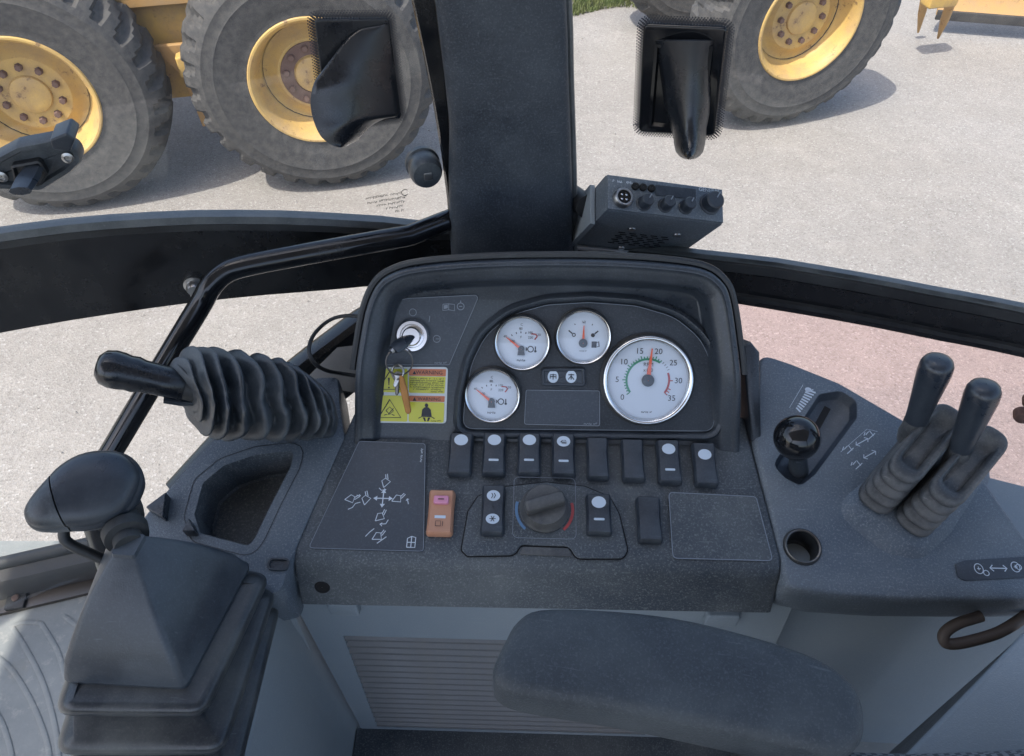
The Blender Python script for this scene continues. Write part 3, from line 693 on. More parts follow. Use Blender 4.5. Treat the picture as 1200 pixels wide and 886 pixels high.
# ---- gauges
def gauge(u, v, rp, kind, lab):
    x, y = fp(u, v); R = abs(fp(u + rp, v)[0] - x); fr = FA.sub(x, y, .0018)
    G = part('gauge', lathe([(R*1.03, 0), (R*1.03, .002), (R*.99, .003)], 48, True, True), M['seal'], dash, fr, label=lab)
    part('bezel', lathe([(R*.985, .001), (R*.99, .006), (R*.975, .0085), (R*.945, .0100), (R*.90, .0095), (R*.86, .0070), (R*.845, .0040)], 64), M['chrome'], G, fr, smooth=60)
    part('dial', disc(R * .86, .0042, 56), M['dial'], G, fr, smooth=0)
    z = .0046; P = lambda a, r: (R * r * math.cos(a), R * r * math.sin(a))
    if kind == 'tach':
        ang = lambda val: rad(216 - 252 * val / 35)
        blk = []; cx, cy = 0, 0
        for val in range(0, 36, 5):
            a = ang(val); px_, py_ = P(a, .66); blk.append(text(str(val), R * .175, px_, py_, z))
        blk.append(text('RPM', R * .115, 0, R * .34, z)); blk.append(text('x100', R * .105, 0, R * .22, z)); blk.append(scribble(0, -R * .70, R * .22, R * .045, z))
        part('dial_print', merge(*blk), M['ink'], G, fr, kind='stuff', smooth=0)
        gr = [ring(0, 0, R * .46, R * .045, z, ang(0), ang(22), 30)] + [strokes([[P(ang(i), .47), P(ang(i), .55 if i % 5 == 0 else .52)]], R * .022, z + .0001) for i in range(0, 23)]
        rd = [ring(0, 0, R * .46, R * .045, z, ang(27), ang(35), 14)] + [strokes([[P(ang(i), .47), P(ang(i), .54)]], R * .022, z + .0001) for i in (30, 33, 34, 35)]
        bl = [strokes([[P(ang(i), .47), P(ang(i), .52)]], R * .016, z) for i in (23, 24, 25, 26)]
        part('green_scale', merge(*gr), M['ink_green'], G, fr, kind='stuff', smooth=0); part('red_scale', merge(*rd), M['ink_red'], G, fr, kind='stuff', smooth=0); part('fine_ticks', merge(*bl), M['ink_grey'], G, fr, kind='stuff', smooth=0)
        hub, na, nl, hr = (0, 0), rad(85), .70, .135
    elif kind == 'temp':
        hub = (-R * .03, -R * .22); H = lambda a, r: (hub[0] + R * r * math.cos(a), hub[1] + R * r * math.sin(a))
        blk = [text(t, R * .12, *H(rad(a), r), z) for t, a, r in (('40', 143, .72), ('105', 62, .66), ('120', 41, .78), ('C', 90, .86), ('F', 92, .42), ('100', 140, .42), ('220', 52, .52), ('80', 92, .72))] + [strokes([[H(rad(a), .56), H(rad(a), .62)]], R * .03, z) for a in (143, 125, 108, 92, 75)] + [scribble(0, -R * .62, R * .34, R * .085, z)]
        blk += [ring(R * .30, -R * .22, R * .10, R * .035, z), strokes([[(R * .15, -R * .16), (R * .15, -R * .28)], [(R * .19, -R * .22), (R * .15, -R * .22)], [(R * .47, -R * .12), (R * .47, -R * .24)]], R * .04, z), ell(R * .47, -R * .29, R * .045, R * .045, z)]
        part('dial_print', merge(*blk), M['ink'], G, fr, kind='stuff', smooth=0)
        rd = [strokes([[H(rad(58), .64), H(rad(48), .72), H(rad(40), .73)], [H(rad(40), .73), H(rad(36), .58)]], R * .045, z)]
        part('red_scale', merge(*rd), M['ink_red'], G, fr, kind='stuff', smooth=0); na, nl, hr = rad(142), .68, .115
    else:
        hub = (0, -R * .22); H = lambda a, r: (hub[0] + R * r * math.cos(a), hub[1] + R * r * math.sin(a))
        blk = [strokes([[H(rad(a), .52), H(rad(a), .68)]], R * .045, z) for a in (140, 40)] + [strokes([[H(rad(a), .70), H(rad(a), .75)]], R * .03, z) for a in (115, 90, 65)] + [ell(*H(rad(40), .44), R * .07, R * .07, z), ring(*H(rad(140), .44), R * .055, R * .03, z)]
        blk += [flat([(R * .30, -R * .38), (R * .48, -R * .38), (R * .48, -R * .16), (R * .30, -R * .16)], z), strokes([[(R * .48, -R * .20), (R * .55, -R * .16), (R * .57, -R * .34), (R * .50, -R * .34)]], R * .035, z), text('1/2', R * .12, 0, R * .52, z), scribble(0, -R * .50, R * .24, R * .05, z)]
        part('dial_print', merge(*blk), M['ink'], G, fr, kind='stuff', smooth=0); na, nl, hr = rad(89), .62, .155
    d = Vector((math.cos(na), math.sin(na))); q = Vector((-d.y, d.x)); h = Vector(hub)
    npoly = [h - d * R * .05 + q * R * .055, h + d * R * nl + q * R * .012, h + d * R * nl - q * R * .012, h - d * R * .05 - q * R * .055]
    part('needle', prism([tuple(p) for p in npoly], .0058, .0064, .0001, 1), M['needle'], G, fr)
    hb = lathe([(R*hr, .0045), (R*hr, .0066), (R*hr*.85, .0072), (.0004, .0073)], 28)
    if kind == 'temp': hb = merge(hb, prism([(-R*.10, 0), (-R*.13, -R*.22), (R*.13, -R*.22), (R*.10, 0)], .0044, .0062, .0003, 1))
    part('needle_hub', mv(hb, hub[0], hub[1]), M['switch'], G, fr)
    part('cover_glass', lathe([(R*.862, .0074), (R*.6, .0079), (R*.3, .0082), (.0004, .0083)], 40), M['gauge_glass'], G, fr)
gauge(612, 401, 33, 'temp', 'small white gauge with its needle to the upper left, above its twin')
gauge(683, 394, 33, 'fuel', 'small white fuel gauge with its needle straight up')
gauge(577.5, 462, 33, 'temp', 'lowest small white gauge at the left of the cluster')
gauge(758, 444.5, 54, 'tach', 'large white rev counter with green and red scales')

# ---- ignition lock and keys
x, y = fp(484, 393); fk = FA.sub(x, y, .001)
ig = part('ignition_lock', lathe([(.0180, 0), (.0175, .004), (.0155, .007), (.0125, .007), (.0115, .003), (.0115, .0025)], 36, False, True), M['chrome'], dash, fk, smooth=50)
part('lock_barrel', lathe([(.0098, .002), (.0098, .010), (.0085, .0115), (.0004, .0115)], 28), M['chrome'], ig, fk)
K = thing('key_bunch', 'bunch of keys with a worn orange tag hanging from the ignition lock', 'keys', FA.w(x, y, .012))
A, B = FA.w(x + .001, y + .001, .010), FA.P(461, 410, .026)
part('key_head', tube([A, A.lerp(B, .35), A.lerp(B, .7), B], [.004, .0065, .0085, .0065], 10, sq=(1, .5)), M['grip'], K)
part('key_slot', tube([B + (B - A) * .02, B + (B - A) * .14], [.003, .0025], 8), M['steel'], K)
def tor(c, nrm, r, w, n=30):
    f = Fr(c, nrm.cross(Vector((0.3, .2, 1))), nrm.cross(nrm.cross(Vector((.3, .2, 1))))); return tube([f.w(r*math.cos(2*math.pi*i/n), r*math.sin(2*math.pi*i/n)) for i in range(n + 1)], w, 8, False)
part('key_ring', tor(FA.P(468, 424, .016), FA.Z + Vector((.25, 0, .1)), .0135, .0009), M['dark_steel'], K)
part('split_ring', tor(FA.P(466, 436, .012), FA.Z + Vector((-.5, .2, 0)), .0075, .0013), M['steel'], K)
def hang(name, u0, v0, u1, v1, w0, w1, mat, z0=.011, z1=.010, th=.0022):
    a, b = FA.px(u0, v0, z0), FA.px(u1, v1, z1); d = (b - a).normalized(); q = Vector((-d.y, d.x))
    po = [a + q*w0*.5, a + d*.004 + q*w0, a + (b-a)*.45 + q*w1*1.05, b + q*w1*.8, b + d*.002, b - q*w1*.8, a + (b-a)*.45 - q*w1*1.05, a + d*.004 - q*w0, a - q*w0*.5]
    return part(name, prism(roundpoly(po, .003, 3), z0, z0 + th, th * .4), mat, K, FA)
hang('key_blade', 466, 436, 465, 462, .0055, .0022, M['dark_steel'], .0085)
hang('key_blade', 469, 436, 463, 452, .006, .0025, M['steel'], .0125, .0125, .0016)
hang('leather_tag', 470, 438, 479, 483, .0024, .0036, M['orange_tag'], .0135, .0135, .004)

# ---- switch panel body: sloping top, rolled front lip
BL, BR = SP.P(343, 657), SP.P(917, 667); AL, AR = SP.P(408, 511) + FY * .03, SP.P(878, 515) + FY * .03
lipd = (-FY * .3 - ZZ * .954).normalized(); lipn = (-FY * .954 + ZZ * .3).normalized()
st_l, st_r, nn = [AL], [AR], [SP.Z]
rr = .012; back = SP.Y
for i in range(7):
    t = i / 6; p0b = back * rr * 1.2; p2b = lipd * rr * 1.2
    o = p0b * (1 - t) ** 2 + p2b * t * t; n = (SP.Z * (1 - t) + lipn * t).normalized()
    st_l.append(BL + o); st_r.append(BR + o); nn.append(n)
for h in (.050, .058): st_l.append(BL + lipd * h); st_r.append(BR + lipd * h); nn.append(lipn)
st_l.append(BL + lipd * .062 + FY * .004); st_r.append(BR + lipd * .062 + FY * .004); nn.append((lipn - ZZ).normalized())
st_l.append(BL + lipd * .062 + FY * .05); st_r.append(BR + lipd * .062 + FY * .05); nn.append(-ZZ)
cols = [(0, .06), (0, .02), (0, .0035), (.001, .001), (.0035, 0)]
L = []
for a, b, n in zip(st_l, st_r, nn):
    e = (b - a).normalized(); w = (b - a).length; row = []
    for ins, dr in cols: row.append(a + e * ins - n * dr)
    for k in range(1, 12): row.append(a + (b - a) * (k / 12))
    for ins, dr in reversed(cols): row.append(b - e * ins - n * dr)
    L.append(row)
n_ = len(L[0]); V = [tuple(p) for r in L for p in r]; Fc = [(i*n_+j, i*n_+j+1, (i+1)*n_+j+1, (i+1)*n_+j) for i in range(len(L)-1) for j in range(n_-1)]
part('switch_panel', (V, Fc), M['dash'], dash, smooth=50)
def sp_(u, v): return tuple(SP.px(u, v))
# printed decals on it
dl = roundpoly(SP.poly([(361, 643), (421, 517), (499, 520), (497, 647)]), .004)
part('lever_decal', prism(dl, .0002, .0007), M['decal_dark'], dash, SP)
outline(offset(dl, .0005), .0006, SP, .0010, M['ink_grey'], dash)
br = roundpoly(SP.poly([(783, 577), (886, 582), (906, 658), (788, 655)]), .005)
part('blank_decal', prism(br, .0002, .0008), M['dash'], dash, SP)
outline(offset(br, .0004), .0008, SP, .0011, M['ink_grey'], dash)
bk = [(-.4, -.5), (.45, .0), (.0, .55), (-.45, .35), (-.4, -.5)]
def glyph(u, v, s, rot, arrow=None, flip=1):
    x, y = sp_(u, v); c, n = math.cos(rot), math.sin(rot)
    T = lambda p: (x + s * (p[0] * flip * c - p[1] * n), y + s * (p[0] * flip * n + p[1] * c))
    ls = [[T(p) for p in bk], [T((.05, .5)), T((.1, 1.0))], [T((.25, .35)), T((.3, 1.0))]]
    if arrow: ls += [[T(p) for p in a] for a in arrow]
    return strokes(ls, .00085, .0010)
cw = [[(-.9, -.4), (-.7, -.75), (-.2, -.8)], [(-.4, -.65), (-.2, -.8), (-.4, -.95)]]
gl = [glyph(453, 566, .0092, .3, cw), glyph(411, 586, .0092, -.9, [[(.9, .7), (.7, .2), (.9, -.3), (.8, -.8)]]), glyph(430, 586, .0092, .4, [[(-.9, .9), (-.5, .7)], [(-.6, .9), (-.5, .7), (-.75, .65)]]), glyph(466, 586, .0092, -.6, [[(1.3, .3), (.8, .7)], [(1.0, .75), (.8, .7), (.85, .45)]]),
      glyph(446, 607, .0092, -.25, [[(.9, 0), (.8, -.5), (.2, -.7)], [(.4, -.5), (.2, -.7), (.5, -.85)]]), glyph(443, 630, .0092, -.5, [[(-.9, .6), (-1.1, 0), (-1.2, -.6)], [(.75, .5), (.3, -.6)]])]
cx, cy = sp_(449, 584.5)
for k in range(4):
    a = k * math.pi / 2; d = Vector((math.cos(a), math.sin(a))); q = Vector((-d.y, d.x)); c0 = Vector((cx, cy)); r = .0098
    gl += [strokes([[tuple(c0), tuple(c0 + d * r * .8)]], .0011, .0010), flat([tuple(c0 + d * r), tuple(c0 + d * r * .6 + q * .0026), tuple(c0 + d * r * .6 - q * .0026)], .00105)]
x, y = sp_(482, 636); gl.append(strokes([[(x - .004, y - .005), (x - .004, y + .004), (x, y + .006), (x + .004, y + .005), (x + .004, y - .005), (x - .004, y - .005)], [(x, y - .005), (x, y + .006)], [(x - .004, y), (x + .004, y)]], .0009, .0010))
x, y = sp_(494, 534); gl.append(scribble(x, y, .015, .0024, .0010, rot=rad(88)))
part('lever_pattern', merge(*gl), M['ink_white'], dash, SP, kind='stuff', smooth=0)

# heater control island
isl = roundpoly(SP.poly([(541, 645), (549, 600), (560, 583), (585, 572), (640, 566), (685, 571), (714, 583), (725, 603), (735, 645), (730, 655), (675, 655), (668, 641), (610, 639), (603, 651), (548, 652)]), [.004, .02, .006, .02, .05, .02, .006, .02, .006, .003, .002, .002, .002, .002, .004])
part('heater_plate', stack([L3(isl, .0002), L3(isl, .0018), L3(offset(isl, .0008), .0024)], False, True), M['dash'], dash, SP)
outline(offset(isl, -.0006), .0014, SP, .0006, M['hole'], dash, 'seam')
part('heater_tab', prism(roundpoly(SP.poly([(609, 650), (613, 641), (666, 643), (671, 653)]), .001), .0003, .0015, .0005), M['knob_grey'], dash, SP)

# ---- rocker switches
def rocker_geo(w, h, tilt=0.0):
    def zf(y): t = 2 * y / h; return .0026 * t * t + tilt * t
    cs = (-1, -.995, -.97, -.92, -.80, -.5, 0, .5, .80, .92, .97, .995, 1)
    def pr(e): e = min(1, e / .0035); return math.sqrt(max(0, 1 - (1 - e) ** 2))
    ys = [-h/2, -h/2 + .0001, -h/2 + .0004, -h/2 + .0012, -h/2 + .0025, -h/2 + .0045] + [-h/2 + h * k / 14 for k in range(2, 13)] + [h/2 - .0045, h/2 - .0025, h/2 - .0012, h/2 - .0004, h/2 - .0001, h/2]
    V = []; n = len(cs)
    for y in ys:
        dy = h/2 - abs(y); rc = .004
        hw = w/2 - (rc - math.sqrt(max(0, rc*rc - (rc - dy)**2)) if dy < rc else 0) - .0010 * math.cos(math.pi * y / h) * .8
        for c in cs:
            e = min(hw * (1 - abs(c)), dy) ; V.append((hw * c, y, .0002 + pr(e) * (.0072 + zf(y))))
    Fc = [(i*n+j, i*n+j+1, (i+1)*n+j+1, (i+1)*n+j) for i in range(len(ys)-1) for j in range(n-1)]
    return (V, Fc), zf
def rocker(u, v, wp, hp, tilt, lens=None, bar=None, sym=0, mat='switch', base=.0, lab=None, rot=0):
    a, b = SP.px(u - wp / 2, v), SP.px(u + wp / 2, v); c, d = SP.px(u, v - hp / 2), SP.px(u, v + hp / 2)
    w, h = b.x - a.x, c.y - d.y; x, y = (a.x + b.x) / 2, (c.y + d.y) / 2
    g, zf = rocker_geo(w, h, tilt); f = SP.sub(x, y, base, rot)
    o = part('rocker_switch', g, M[mat], dash, f, label=lab)
    def on(yy, ins=.0074): return ins + zf(yy) + .0004
    if lens is not None:
        for ly in (lens if isinstance(lens, (list, tuple)) else [lens]):
            yy = h * ly; e = []
            for i in range(24):
                px_, py_ = w * .27 * math.cos(i*math.pi/12), w * .22 * math.sin(i*math.pi/12) + yy; e.append((px_, py_, on(py_)))
            part('lens', (e, [tuple(range(24))]), M['lens'], o, f, smooth=0)
    if bar is not None:
        yy = h * bar; part('marker_bar', prism(roundpoly([(-w*.20, yy - .0012), (w*.20, yy - .0012), (w*.20, yy + .0012), (-w*.20, yy + .0012)], .001, 3), on(yy) - .001, on(yy) + .0003, .0003, 1), M['lens'], o, f)
    return o, f, w, h, on
rk = [(540, 535, 30, 49, .0008, .30, None), (579, 535, 29, 49, .0008, .30, -.16), (620, 535, 29, 49, .0008, .30, -.16), (660, 536, 29, 50, .0008, .28, -.16), (700, 540, 27, 49, .0, None, None), (741, 542, 28, 49, 0, None, None), (783, 544, 29, 51, .0008, .26, -.20), (825, 547, 29, 50, .0008, .20, None)]
syms = {3: [[(-.003, -.001), (.003, -.001), (.002, .0012), (-.001, .0012), (-.003, -.001)], [(-.002, -.0022), (.003, -.0022)]]}
for i, a in enumerate(rk):
    o, f, w, h, on = rocker(*a)
    if i in syms: part('switch_symbol', mv(strokes(syms[i], .0007), 0, h * .28, on(h * .28) - .0001), M['ink'], o, f, kind='stuff', smooth=0)
o, f, w, h, on = rocker(517, 603, 32, 53, .0006, None, None, mat='orange_switch', lab='orange hazard rocker switch with a pink lock tab')
part('lock_tab', prism(rrect(w * .55, h * .18, .002), 0, .0035, .0012), M['pink_switch'], o, f.sub(0, h * .24, on(h * .24) - .001))
part('marker_bar', flat([(-w*.2, -.0015), (w*.2, -.0015), (w*.2, .0015), (-w*.2, .0015)], on(-h*.12)), M['lens'], o, f.sub(0, -h * .12), smooth=0)
part('switch_symbol', merge(mv(strokes([[(-.004, -.002), (.001, -.002), (.001, .003), (-.004, .003), (-.004, -.002)], [(.003, -.002), (.003, .003)]], .0007), 0, -h * .28, on(-h*.28)), mv(strokes([[(-.003, 0), (.003, 0)]], .0012), 0, h * .24, on(h * .24) + .003)), M['rust'], o, f, kind='stuff', smooth=0)
o, f, w, h, on = rocker(578, 601, 29, 58, .0006, [.26, -.20], None, base=.002)
x0 = .004
part('switch_symbol', merge(mv(strokes([[(-.002, -.003), (-.0005, 0), (-.002, .003)], [(.0005, -.003), (.002, 0), (.0005, .003)]], .0008), 0, h * .26, on(h * .26)), mv(merge(*[strokes([[(0, 0), (.0032 * math.cos(k * math.pi / 3), .0032 * math.sin(k * math.pi / 3))]], .0007) for k in range(6)]), 0, -h * .20, on(-h * .20)), mv(ring(0, 0, .0011, .0005), 0, h * .03, on(h * .03))), M['ink'], o, f, kind='stuff', smooth=0)
rocker(701, 606, 31, 48, .0006, .26, -.14, base=.002)
rocker(760, 611, 30, 54, 0, None, None)
# temperature knob
x, y = sp_(638, 598); kf = SP.sub(x, y, .0024)
kn = part('temperature_knob', lathe([(.0245, 0), (.0245, .003), (.0225, .005), (.0215, .012), (.0205, .0135), (.0004, .0135)], 40), M['knob_grey'], dash, kf, smooth=40)
part('knob_bar', prism(rrect(.040, .013, .004), .0125, .024, .003), M['knob_grey'], kn, kf.sub(0, 0, 0, rad(18)))
pts = lambda a0, a1: ring(0, 0, .028, .0028, .0006, rad(a0), rad(a1), 14)
part('cold_scale', pts(165, 228), M['ink_blue'], dash, kf, smooth=0); part('hot_scale', pts(312, 375), M['ink_red'], dash, kf, smooth=0)
part('knob_decal', outline_g := strokes([rrect(.062, .064, .006)], .0005, .0004, closed=True), M['ink_grey'], dash, kf.sub(0, .002, 0), smooth=0)
x, y = sp_(653, 616); part('part_number', scribble(x, y, .013, .0022, .0029), M['ink_grey'], dash, SP, kind='stuff', smooth=0)
# hole in the lip
LF = Fr((BL + BR) / 2 + lipd * .03, EX, -lipd)
x, y = LF.px(378, 687)
part('bolt_hole', lathe([(.0078, .0002), (.0072, .0012), (.0062, .0012), (.0056, .0006), (.0004, .0006)], 24), M['hole'], dash, LF.sub(x, y, .0012))

# ---- lower panel with louvres
LPO = (BL + BR) / 2 + lipd * .058 + FY * .012
LP = Fr(LPO, EX, ZZ)
q = lambda u, v, dz=0: tuple(LP.px(u, v, dz))
xl, xr = LP.px(346, 715).x, LP.px(912, 735).x
h_ = LPO.z - FLOOR
gx0, gy1 = q(402, 745); gx1, _ = q(800, 745); _, gy0 = q(402, 851)
outer = [Vector((xl + .02, -h_, 0)), Vector((xr + .03, -h_, 0)), Vector((xr, .03, 0)), Vector((xl, .03, 0))]
hole = [Vector((gx0, gy0, 0)), Vector((gx1, gy0, 0)), Vector((gx1, gy1, 0)), Vector((gx0, gy1, 0))]
tri = tessellate_polygon([outer, hole]); pv = [tuple(p) for p in outer + hole]
rec = [tuple(p + Vector((0, 0, -.03))) for p in hole]
lowp = part('lower_panel', (pv + rec, [tuple(t) for t in tri] + [(4 + i, 4 + (i + 1) % 4, 8 + (i + 1) % 4, 8 + i) for i in range(4)] + [(8, 9, 10, 11)]), M['panel_grey'], dash, LP, smooth=0)
ns = 17; sh = (gy1 - gy0) / ns
sl = None
for i in range(ns):
    f = LP.sub((gx0 + gx1) / 2, gy0 + sh * (i + .5), -.002)
    if sl is None: sl = mesh_of('slat', stack([[Vector((x, yy, zz)) for yy, zz in ((-sh*.34, -.006), (sh*.16, -.006), (sh*.20, -.0040), (-sh*.10, .0014), (-sh*.26, .0022), (-sh*.36, .0010))] for x in (-(gx1 - gx0) / 2, (gx1 - gx0) / 2)]), M['vent'], 30)
    part('slat', sl, M['vent'], lowp, f)
for u0, u1, v in ((385, 420, 714), (826, 866, 727)):
    a, b = LP.px(u0, v, .006), LP.px(u1, v, .006)
    part('clip', prism(rrect(b.x - a.x, .024, .004), 0, .007, .002), M['panel_grey'], lowp, LP.sub((a.x + b.x) / 2, a.y, .0004))
e_ = [LP.w(xl + .012, q(380, 852)[1], .0), LP.w(xr + .02, q(380, 852)[1], .0)]
part('toe_ledge', sweep(e_, [(-.001, -.05), (-.001, -.002), (.004, 0), (.055, -.004), (.060, -.010), (.060, -.05)]), M['dash'], dash)

# ------------------------------------------------------------------ right console
RC = Fr(SP.O, SP.X, SP.Y)
RCO = [(882, 516), (890, 412), (930, 426), (985, 448), (1030, 474), (1085, 505), (1132, 532), (1150, 556), (1172, 588), (1203, 630), (1240, 690), (1300, 702), (1200, 702), (1060, 704), (980, 699), (921, 690)]
RCO = [(882, 516), (889, 411), (930, 425), (985, 447), (1035, 476), (1090, 508), (1130, 530), (1150, 554), (1175, 590), (1205, 632), (1262, 704), (1195, 705), (1060, 704), (980, 699), (921, 690)]
rcon = thing('side_console', 'blue grey right side console carrying the ball knob and two booted levers', 'console', (.42, .45, FLOOR))
ro = roundpoly(RC.poly(RCO), [.008, .012, .03, .03, .03, .03, .012, .02, .03, .03, .02, .03, .03, .03, .010], 4)
zt = 0
body = [L3(offset(ro, .004), -.075), L3(offset(ro, .0008), -.058), L3(ro, -.050), L3(offset(ro, -.0008), -.020), L3(offset(ro, .0004), -.007), L3(offset(ro, .0018), -.0025), L3(offset(ro, .0036), -.0007), L3(offset(ro, .006), 0)]
V, Fc = stack(body, False, False)
gt = roundpoly(RC.poly([(906, 545), (960, 462), (985, 458), (1004, 470), (1004, 490), (955, 556), (938, 570), (920, 560)]), .010, 4)
sx_, sy_ = RC.px(940, 641)
sh_ = [Vector((sx_ + .0150 * math.cos(2*math.pi*i/28), sy_ + .0150 * math.sin(2*math.pi*i/28))) for i in range(28)]
o_ = len(V); holes = [body[-1], L3(gt, 0), L3(sh_, 0)]
tri = tessellate_polygon(holes); V += [tuple(p) for h2 in holes for p in h2]; Fc += [tuple(i + o_ for i in t) for t in tri]
part('console_top', (V, Fc), M['console'], rcon, RC, smooth=60)
# raised swelling under the boots
swl = roundpoly(RC.poly([(985, 598), (1020, 570), (1120, 520), (1152, 548), (1105, 620), (1075, 648), (1040, 640)]), .02, 4)
part('boot_base', stack([L3(offset(swl, -.012), -.002), L3(offset(swl, -.005), .001), L3(swl, .005), L3(offset(swl, .004), .007)], False, True), M['console'], rcon, RC, smooth=60)
# skirt below
sk_ = roundpoly([RC.px(*p) for p in [(926, 692), (1420, 716), (1420, 640), (1150, 560), (960, 470), (900, 440), (890, 500)]], .01, 3)
zf_ = [Vector((RC.w(p[0], p[1], -.05).x, RC.w(p[0], p[1], -.05).y, 0)) for p in sk_]
zt_ = min(RC.w(p[0], p[1], -.03).z for p in sk_)
sk2 = [Vector((p.x, p.y + .028, 0)) for p in zf_]
part('skirt', stack([L3(sk2, FLOOR), L3(sk2, zt_ + .02)], True, True), M['panel_grey'], rcon, smooth=40)
# lever gate, plate and printed marks
part('gate_recess', stack([L3(offset(gt, -.0004), .0002), L3(offset(gt, .0010), -.0015), L3(offset(gt, .0035), -.010), L3(offset(gt, .005), -.011)], False, True), M['decal_dark'], rcon, RC, smooth=40)
a, b = RC.px(974, 472), RC.px(934, 545); d = (b - a).normalized(); qd = Vector((-d.y, d.x))
sl_ = [a + qd * .0035, b + qd * .0035, b - qd * .0035, a - qd * .0035]
part('gate_slot', flat([tuple(p) for p in sl_], -.0105), M['hole'], rcon, RC, smooth=0)
rp = lambda u, v: tuple(RC.px(u, v))
mk = [strokes([[rp(930 + 1.5 * i * 1.0 + 3, 478 - 2.6 * i), rp(938 + 2.2 * i, 483 - 2.8 * i)]], .0021, .0005) for i in range(9)]
mk += [ell(*rp(947, 457), .0035, .003, .0005), strokes([[rp(943, 460), rp(953, 457)]], .0012, .0006), strokes([[rp(925, 478), rp(941, 451)]], .0004, .0005)]
for (u, v, s) in ((996, 527, 1), (1010, 518, 0), (1021, 510, 2), (1006, 545, 1), (1019, 533, 0)):
    x, y = rp(u, v)
    if s == 0: mk += [strokes([[(x - .007, y - .004), (x + .007, y + .004)], [(x + .003, y + .005), (x + .007, y + .004), (x + .006, y)], [(x - .003, y - .005), (x - .007, y - .004), (x - .006, y)]], .001, .0005)]
    else: mk += [strokes([[(x - .004, y - .005), (x + .004, y + .002)], [(x - .001, y + .005), (x + .002, y - .001)], [(x - .006, y), (x - .002, y + .004)], [(x - .008, y - .001), (x - .006, y + .003)]], .0009, .0005)]
mk += [strokes([[rp(985, 530), rp(1016, 503), rp(1028, 506)]], .0004, .0005)]
part('printed_marks', merge(*mk), M['ink_white'], rcon, RC, kind='stuff', smooth=0)
tr_ = roundpoly(RC.poly([(1119, 661), (1130, 657), (1215, 652), (1215, 676), (1130, 681), (1122, 676)]), .003)
tstrip = part('pictogram_strip', stack([L3(tr_, .0002), L3(tr_, .001), L3(offset(tr_, .0006), .0012)], False, True), M['decal_dark'], rcon, RC)
mk = []
for (u, v) in ((1146, 667), (1189, 665)):
    x, y = rp(u, v); mk += [ring(x, y, .0040, .0008, .0016, ry=.0048), strokes([[(x - .0015, y), (x + .002, y)], [(x, y - .0015), (x, y + .002)]], .0008, .0016), ring(x + (.006 if u < 1170 else .003), y - (.004 if u < 1170 else 0), .0025, .0008, .0016)]
x, y = rp(1169, 666.5); mk.append(strokes([[(x - .008, y), (x + .008, y)], [(x - .005, y + .003), (x - .008, y), (x - .005, y - .003)], [(x + .005, y + .003), (x + .008, y), (x + .005, y - .003)]], .0010, .0016))
part('pictogram', merge(*mk), M['ink_white'], tstrip, RC, kind='stuff', smooth=0)
x, y = rp(940, 641); hf = RC.sub(x, y, 0)
so = part('socket', lathe([(.0185, .0002), (.0180, .0020), (.0165, .0026), (.0150, .0022), (.0146, .0006)], 32), M['seal'], rcon, hf, smooth=50)
part('socket_ring', lathe([(.0172, .0026), (.0165, .0034), (.0155, .0030)], 32), M['dark_steel'], so, hf)
part('socket_hole', lathe([(.0147, .0006), (.0140, -.020), (.0060, -.028), (.0004, -.028)], 28), M['seal'], so, hf, smooth=40)
# dark trim between cluster and console
tp = FA.poly([(868, 404), (878, 400), (888, 412), (890, 516), (878, 516)], -.01)
part('cluster_side_trim', prism([tuple(p) for p in tp], -.10, -.002, .003), M['hood'], rcon, FA)

# ball lever
bl = thing('ball_lever', 'short lever with a glossy black ball knob in the right console gate', 'lever', RC.P(938, 548))
bc = RC.P(934, 513, .043); b0 = RC.w(*RC.px(940, 545), -.012)
nb = []
part('ball_knob', lathe([(max(.0004, .0225 * math.sin(t * math.pi / 20)), -.0225 * math.cos(t * math.pi / 20)) for t in range(21)], 40), M['black_gloss'], bl, Fr(bc, RC.X, RC.Y), smooth=60)
part('stem', tube([b0, b0.lerp(bc, .5), bc], [.010, .0085, .008], 16), M['rubber'], bl)

